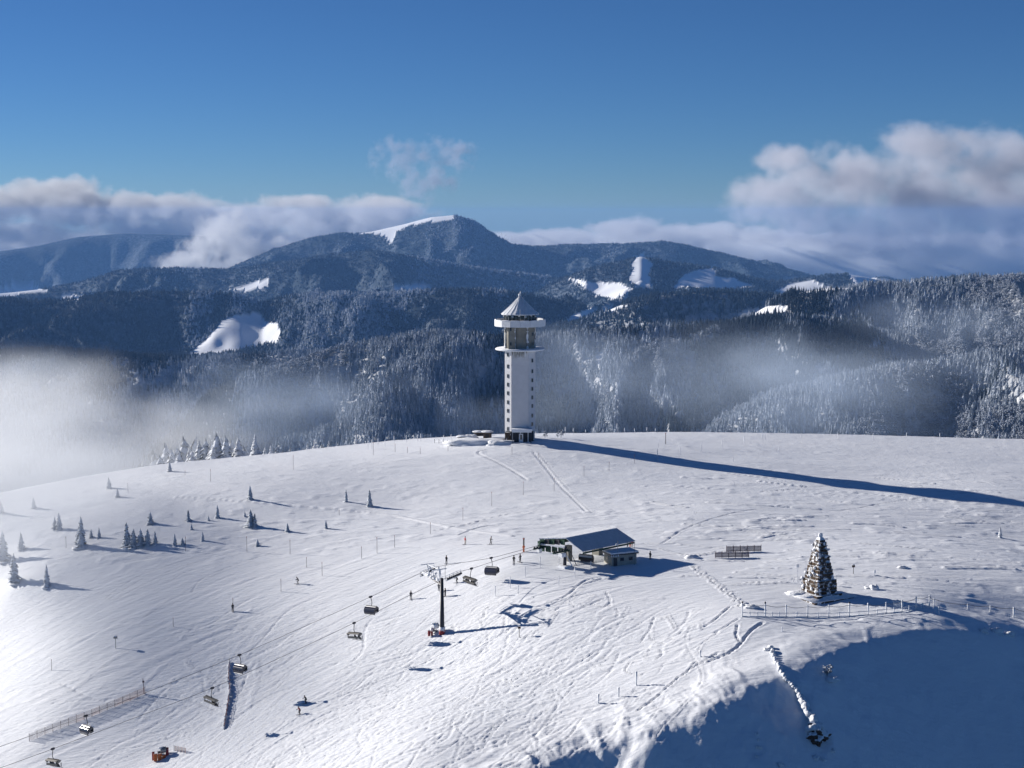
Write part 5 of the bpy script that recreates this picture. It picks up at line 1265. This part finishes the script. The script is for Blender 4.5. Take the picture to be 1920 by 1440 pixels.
# low net by the lower snow gun
net_fence([on(326, 1408), on(349, 1413)], 1.1, 'short pale net panel behind the orange snow gun', 1.1, cell=.16, thick=.02, orange=1, postm=M_RIME)
def slat_fence(a, b, h, label):
    t = thing('slat_fence', label, 'fence', a); d = b - a; w = d.length; n = 5; dr = Matrix.Rotation(math.atan2(d.y, d.x), 4, 'Z')
    for k in range(n + 1):
        q = d * (k / n); MB().box((-.05, -.05, -.3), (.05, .05, h * 1.15), Matrix.Translation(q) @ dr).build('post', M_POST, t)
    for k in range(n):
        m = MB(); q0 = d * (k / n); q1 = d * ((k + 1) / n); ns_ = max(3, int((q1 - q0).length / .17))
        for i in range(ns_):
            q = q0.lerp(q1, (i + .5) / ns_); m.box((-.065, .055, .1 + rs.uniform(0, .05)), (.065, .08, h + rs.uniform(-.05, .05)), Matrix.Translation(q) @ dr)
        m.build('slat_panel', mat_slats, t)
    for z in (.4, h - .25): MB().tube([Vector((0, 0, z)), d + Vector((0, 0, z))], .035, 4).build('rail', M_POST, t)
mat_slats = mat('violet_grey_slats', (.17, .15, .20), .85, noise=(2, .7))
slat_fence(on(1341, 1047), on(1404, 1046), 1.35, 'front one of two dark slatted snow fences left of the monument')
slat_fence(on(1362, 1036), on(1427, 1035), 1.45, 'rear one of two dark slatted snow fences left of the monument')

# ------------------------------------------------------------------ the monument
mb_ = on(1537, 1117); th_ = math.radians(29)
MN = thing('stone_monument', 'tapering rustic stone monument plastered with snow behind the white railing', 'monument', mb_ + Vector((0, .6, .25)), th_)
def block_course(m, s0, z0, h, rs, proj=.12):
    """one course of rough blocks round a square of side s0"""
    for side in range(4):
        n = max(2, int(s0 / .95)); cuts = [0] + sorted((i + rs.uniform(-.25, .25)) / n for i in range(1, n)) + [1]
        Mx = Matrix.Rotation(side * math.pi / 2, 4, 'Z')
        for i in range(n):
            x0 = -s0/2 + s0 * cuts[i] + .02; x1 = -s0/2 + s0 * cuts[i+1] - .02; pr = rs.uniform(0, proj)
            y0 = -s0/2 - pr
            m.add([Mx @ Vector(p) for p in [(x0, -s0/2+.3, z0), (x1, -s0/2+.3, z0), (x1, -s0/2+.3, z0+h-.03), (x0, -s0/2+.3, z0+h-.03),
                   (x0+.04, y0, z0+.03), (x1-.04, y0, z0+.03), (x1-.05, y0+rs.uniform(-.03,.05), z0+h-.07), (x0+.05, y0+rs.uniform(-.03,.05), z0+h-.07)]],
                  [(4,5,6,7),(0,4,7,3),(5,1,2,6),(3,7,6,2),(0,1,5,4)])
rs = random.Random(77)
MB().box((-5.6, -5.3, -1.6), (5.6, 5.3, -.15)).build('terrace', M_STONE, MN)
MB().box((-5.7, -5.4, -.147), (5.7, 5.4, .0)).lump((-.3, .3, -.02), (4.6, 4.4, .5), 3, .2, 3).build('terrace_snow', M_RIME, MN, True)
MB().box((-3.3, -3.3, -.4), (3.3, 3.3, .45)).build('plinth', M_STONE, MN)
m = MB(); z = .45
while z < 3.2: block_course(m, 5.1 - .12 * (z - .45), z, .72, rs, .22); z += .72
while z < 10.6:
    t_ = (z - 3.3) / 7.4; block_course(m, 4.05 - 2.55 * t_, z, .7, rs, .3); z += .7
block_course(m, 1.4, z, .4, rs, .1); z += .4
o = m.build('masonry', M_STONE, MN); o['kind'] = 'stuff'
MB().prism([(-2.35,-2.35),(2.35,-2.35),(2.35,2.35),(-2.35,2.35)], .4, 3.3).prism([(-1.85,-1.85),(1.85,-1.85),(1.85,1.85),(-1.85,1.85)], 3.3, 10.9, [(-.55,-.55),(.55,-.55),(.55,.55),(-.55,.55)]).build('core', M_STONE, MN)
MB().prism([(-.7,-.7),(.7,-.7),(.7,.7),(-.7,.7)], z, z + .5, [(-.4,-.4),(.4,-.4),(.4,.4),(-.4,.4)]).lump((0, 0, z + .7), (.42, .42, .7), 2, .35, 3).build('cap_stone', M_RIME, MN)
m = MB()
for k in range(46):                                     # snow plastered on the stones, thickest towards the wind on the left
    zz = rs.uniform(.3, 11.2); s = (5.0 if zz < 3.3 else 4.25 - 2.45 * (zz - 3.3) / 7.4) / 2 + .1
    side = rs.choice([0, 1, 2, 3, 3, 3, 3, 3]); u = rs.uniform(-s, s) if rs.random() < .75 else rs.choice([-s, s])
    p = Matrix.Rotation(side * math.pi / 2, 3, 'Z') @ Vector((u, -s, zz)); q = rs.uniform(.12, .3)
    m.lump(tuple(p), (q * 1.2, q * 1.2, q * rs.uniform(.5, 1.3)), 2, .45, k)
o = m.build('snow_crust', M_RIME, MN, True); o['kind'] = 'stuff'
mound(1500, 1114, (2.6, 2.0, .8), 'snow_heap', 'crusty snow heap against the left foot of the monument', 'snow heap', 9, .0, None, .4)

# railing of the lookout: tall rimed posts with a hanging cable above, low posts with a rail below
def rail_px(zx, zy): return (1330 + zx / 3.254, 980 + zy / 3.254)
UP = [(200,575,88),(340,578,88),(467,579,80),(598,580,78),(727,578,80),(853,574,84),(967,566,78),(1077,553,72),(1174,546,78),(1260,528,80),(1342,516,72)]
FNC = thing('lookout_railing', 'white rimed railing with tall posts curving before the stone monument', 'railing', on(*rail_px(*UP[0][:2])))
def rimed_post(name, parent, p, h, r, k):
    return MB().tube([p + Vector((0, 0, -.3)), p + Vector((.02, 0, h * .5)), p + Vector((0, 0, h))], [r, r * R_.uniform(.8, 1.2), r * R_.uniform(1.0, 1.5)], 6).build(name, M_RIME, parent, True)
tops = []; lows = []
for k, (zx, zy, zh) in enumerate(UP):
    g = on(*rail_px(zx, zy)); p = g - FNC.location; h = zh / 3.254 / FPX * g.y
    rimed_post('tall_post', FNC, p, h, .12, k); tops.append(p + Vector((0, 0, h * .88))); lows.append(p)
    if k in (0, 1, 5): MB().lump(tuple(p + Vector((0, 0, h + .1))), (.22, .22, .25), 1, .3, k).build('post_cap', M_DARKSTEEL, FNC, True)
for k in range(len(tops) - 1):
    a, b = tops[k], tops[k+1]; mid = (a + b) / 2 + Vector((0, 0, -.28))
    MB().tube([a, a.lerp(mid, .5) + Vector((0, 0, -.06)), mid, b.lerp(mid, .5) + Vector((0, 0, -.06)), b], .05, 5).build('hanging_cable', M_GREY, FNC, True)
    a, b = lows[k], lows[k+1]
    for z_ in (.12, .85):
        MB().tube([a + Vector((0, 0, z_)), (a + b) / 2 + Vector((0, -.05, z_)), b + Vector((0, 0, z_))], .08 if z_ > .5 else .1, 5).build('low_rail', M_RIME, FNC, True)
    for s in (.33, .67) if k < 2 else (.5,):
        g = a.lerp(b, s) + FNC.location; q = Vector((g.x, g.y, surf(g.x, g.y))) - FNC.location
        rimed_post('low_post', FNC, q, 1.05, .1, k)
RT = [(1342,516,72),(1370,520,56),(1575,530,36),(1713,550,42),(1856,575,60),(1990,590,50)]
F2 = thing('cable_fence', 'cable fence on rimed posts running right from the monument railing', 'fence', on(*rail_px(*RT[1][:2])))
tp = []
for k, (zx, zy, zh) in enumerate(RT):
    g = on(*rail_px(zx, zy)); p = g - F2.location; h = zh / 3.254 / FPX * g.y
    if k: rimed_post('post', F2, p, h, .1 if k != 4 else .16, k)
    tp.append(p + Vector((0, 0, h * .93)))
for k in range(len(tp) - 1):
    a, b = tp[k], tp[k+1]; mid = (a + b) / 2 + Vector((0, 0, -.3)); MB().tube([a, a.lerp(mid, .5) + Vector((0, 0, -.08)), mid, b.lerp(mid, .5) + Vector((0, 0, -.08)), b], .045, 5).build('cable', M_DARKSTEEL, F2, True)
def lone_post(px, py, h, label, r=.1):
    g = on(px, py); t = MB().tube([(0, 0, -.3), (.02, .0, h * .5), (0, 0, h)], [r, r, r * 1.4], 7).build('rimed_post', M_RIME, None, True, g); return tag(t, label, 'post')
lone_post(1760, 1152, 1.6, 'single white post just below the right end of the lookout railing')
for x, y, h, l in [(1193,1285,2.6,'rimed post with a long thin shadow on the wind-blown edge'), (1160,1306,1.8,'leaning short rimed post left of the taller one on the windy edge'), (1122,1319,1.7,'lowest short rimed post at the lower end of the windy edge'), (1313,1232,1.2,'short rimed post at the upper end of the snow groove'), (1466,1184,.8,'tiny post on the smooth drift below the railing')]: lone_post(x, y, h, l, .14 if h > 1 else .08)
def heap(px, py, r, seed, label, name='snow_lump', cat='snow lump', rough=.5, mtl=None, z=.1):
    g = on(px, py); return tag(MB().lump((0, 0, z), r, 3, rough, seed).build(name, mtl or M_RIME, None, True, g), label, cat)
heap(1640, 1105, (1.0, .8, .9), 5, 'snow-covered boulder standing alone right of the monument')
heap(1627, 1103, (.7, .6, .3), 6, 'flat snow clod at the left of the lone boulder')
heap(1684, 1136, (1.2, .8, 1.0), 7, 'white snow-covered rock behind the right part of the railing')
heap(1692, 1065, (1.0, .7, .35), 8, 'low snow drift far right of the boulder')
heap(1398, 1135, (.9, .6, .45), 9, 'dark-flecked snow clump by the left end of the railing')
heap(1410, 1140, (1.4, .7, .5), 10, 'low snow clump inside the left corner of the railing')
for k, (x, y, r) in enumerate([(1870, 1186, 1.3), (1893, 1190, 1.0), (1845, 1184, .8)]): heap(x, y, (r, r * .7, r * .7), 12 + k, ['largest snow block on the rim at the far right', 'snow block at the very right end of the rim', 'small snow block left of the largest one on the rim'][k])
for k, (x, y, r) in enumerate([(1444, 1216, .7), (1437, 1219, .5), (1450, 1224, .6)]): heap(x, y, (r, r * .8, r * .7), 22 + k, ['upper snow clod where the slide starts on the rim', 'left snow clod where the slide starts on the rim', 'lower snow clod where the slide starts on the rim'][k])
# slide of snow down the cirque wall, ending at a rock
M_ROCK = mat('brown_rock', (.11, .06, .04), .9, noise=(1.2, .5, 6), bump=(1.5, .2), snow=(.30, .08, .9))
SL_ = [(1446,1222),(1458,1250),(1468,1272),(1486,1290),(1500,1312),(1508,1330),(1516,1352)]
P = [on(x, y) for x, y in SL_]
m = MB(); rr = [.35, .45, .6, .5, .7, 1.0, 1.3]
for i in range(len(P) - 1):
    for k in range(7):
        q = P[i].lerp(P[i+1], k / 7); r = rr[i] * (1 - k / 7) + rr[i+1] * k / 7; m.lump((q.x + rs.uniform(-.2, .2) - P[0].x, q.y - P[0].y, q.z - P[0].z + .35 + .12 * i), (r * rs.uniform(.5, .8), r, r * .7), 2, .35, k + i * 7)
tag(m.build('snow_slide', M_RIME, None, True, P[0]), 'narrow slide of rough snow spilling down the dark blue slope', 'snow slide')
p = on(1534, 1385); t = thing('rock', 'brown rock with a thick snow cap at the foot of the slide', 'rock', p)
MB().lump((0, 0, .2), (1.6, 1.5, 1.7), 4, .6, 31).build('stone', M_ROCK, t, True)
MB().lump((-.35, .5, 1.6), (1.6, 1.7, 1.2), 3, .45, 32).lump((-.8, 1.0, 2.7), (.9, 1.2, .9), 3, .4, 36).lump((-1.3, 2.2, 3.4), (.8, 1.3, .8), 2, .4, 37).build('snow_cap', M_RIME, t, True)
p = on(1551, 1268); t = thing('frosted_bush', 'frosted bush on the shaded blue slope right of the slide', 'bush', p)
V, F = twig_bm(random.Random(4), 26); MB().add([(a * 3.6, b * 3.6, c_ * 2.4 - .3) for a, b, c_ in V], F).build('twigs', M_DEC, t); MB().lump((.9, -.9, -.4), (1.2, 1.0, .6), 2, .4, 3).build('snow_base', M_RIME, t, True)
for k, (x, y, r) in enumerate([(1420,1378,.35),(1421,1388,.25),(1423,1403,.5),(1419,1420,.25),(1530,1425,.6),(1545,1430,.4),(1562,1412,.4),(1464,1437,.5)]):
    tag(heap(x, y, (r, r, r * .8), 40 + k, ORD[k] + ' of the small snow clods lying on the shaded blue slope below the slide'), None, None, 'snow clods on the shaded slope')
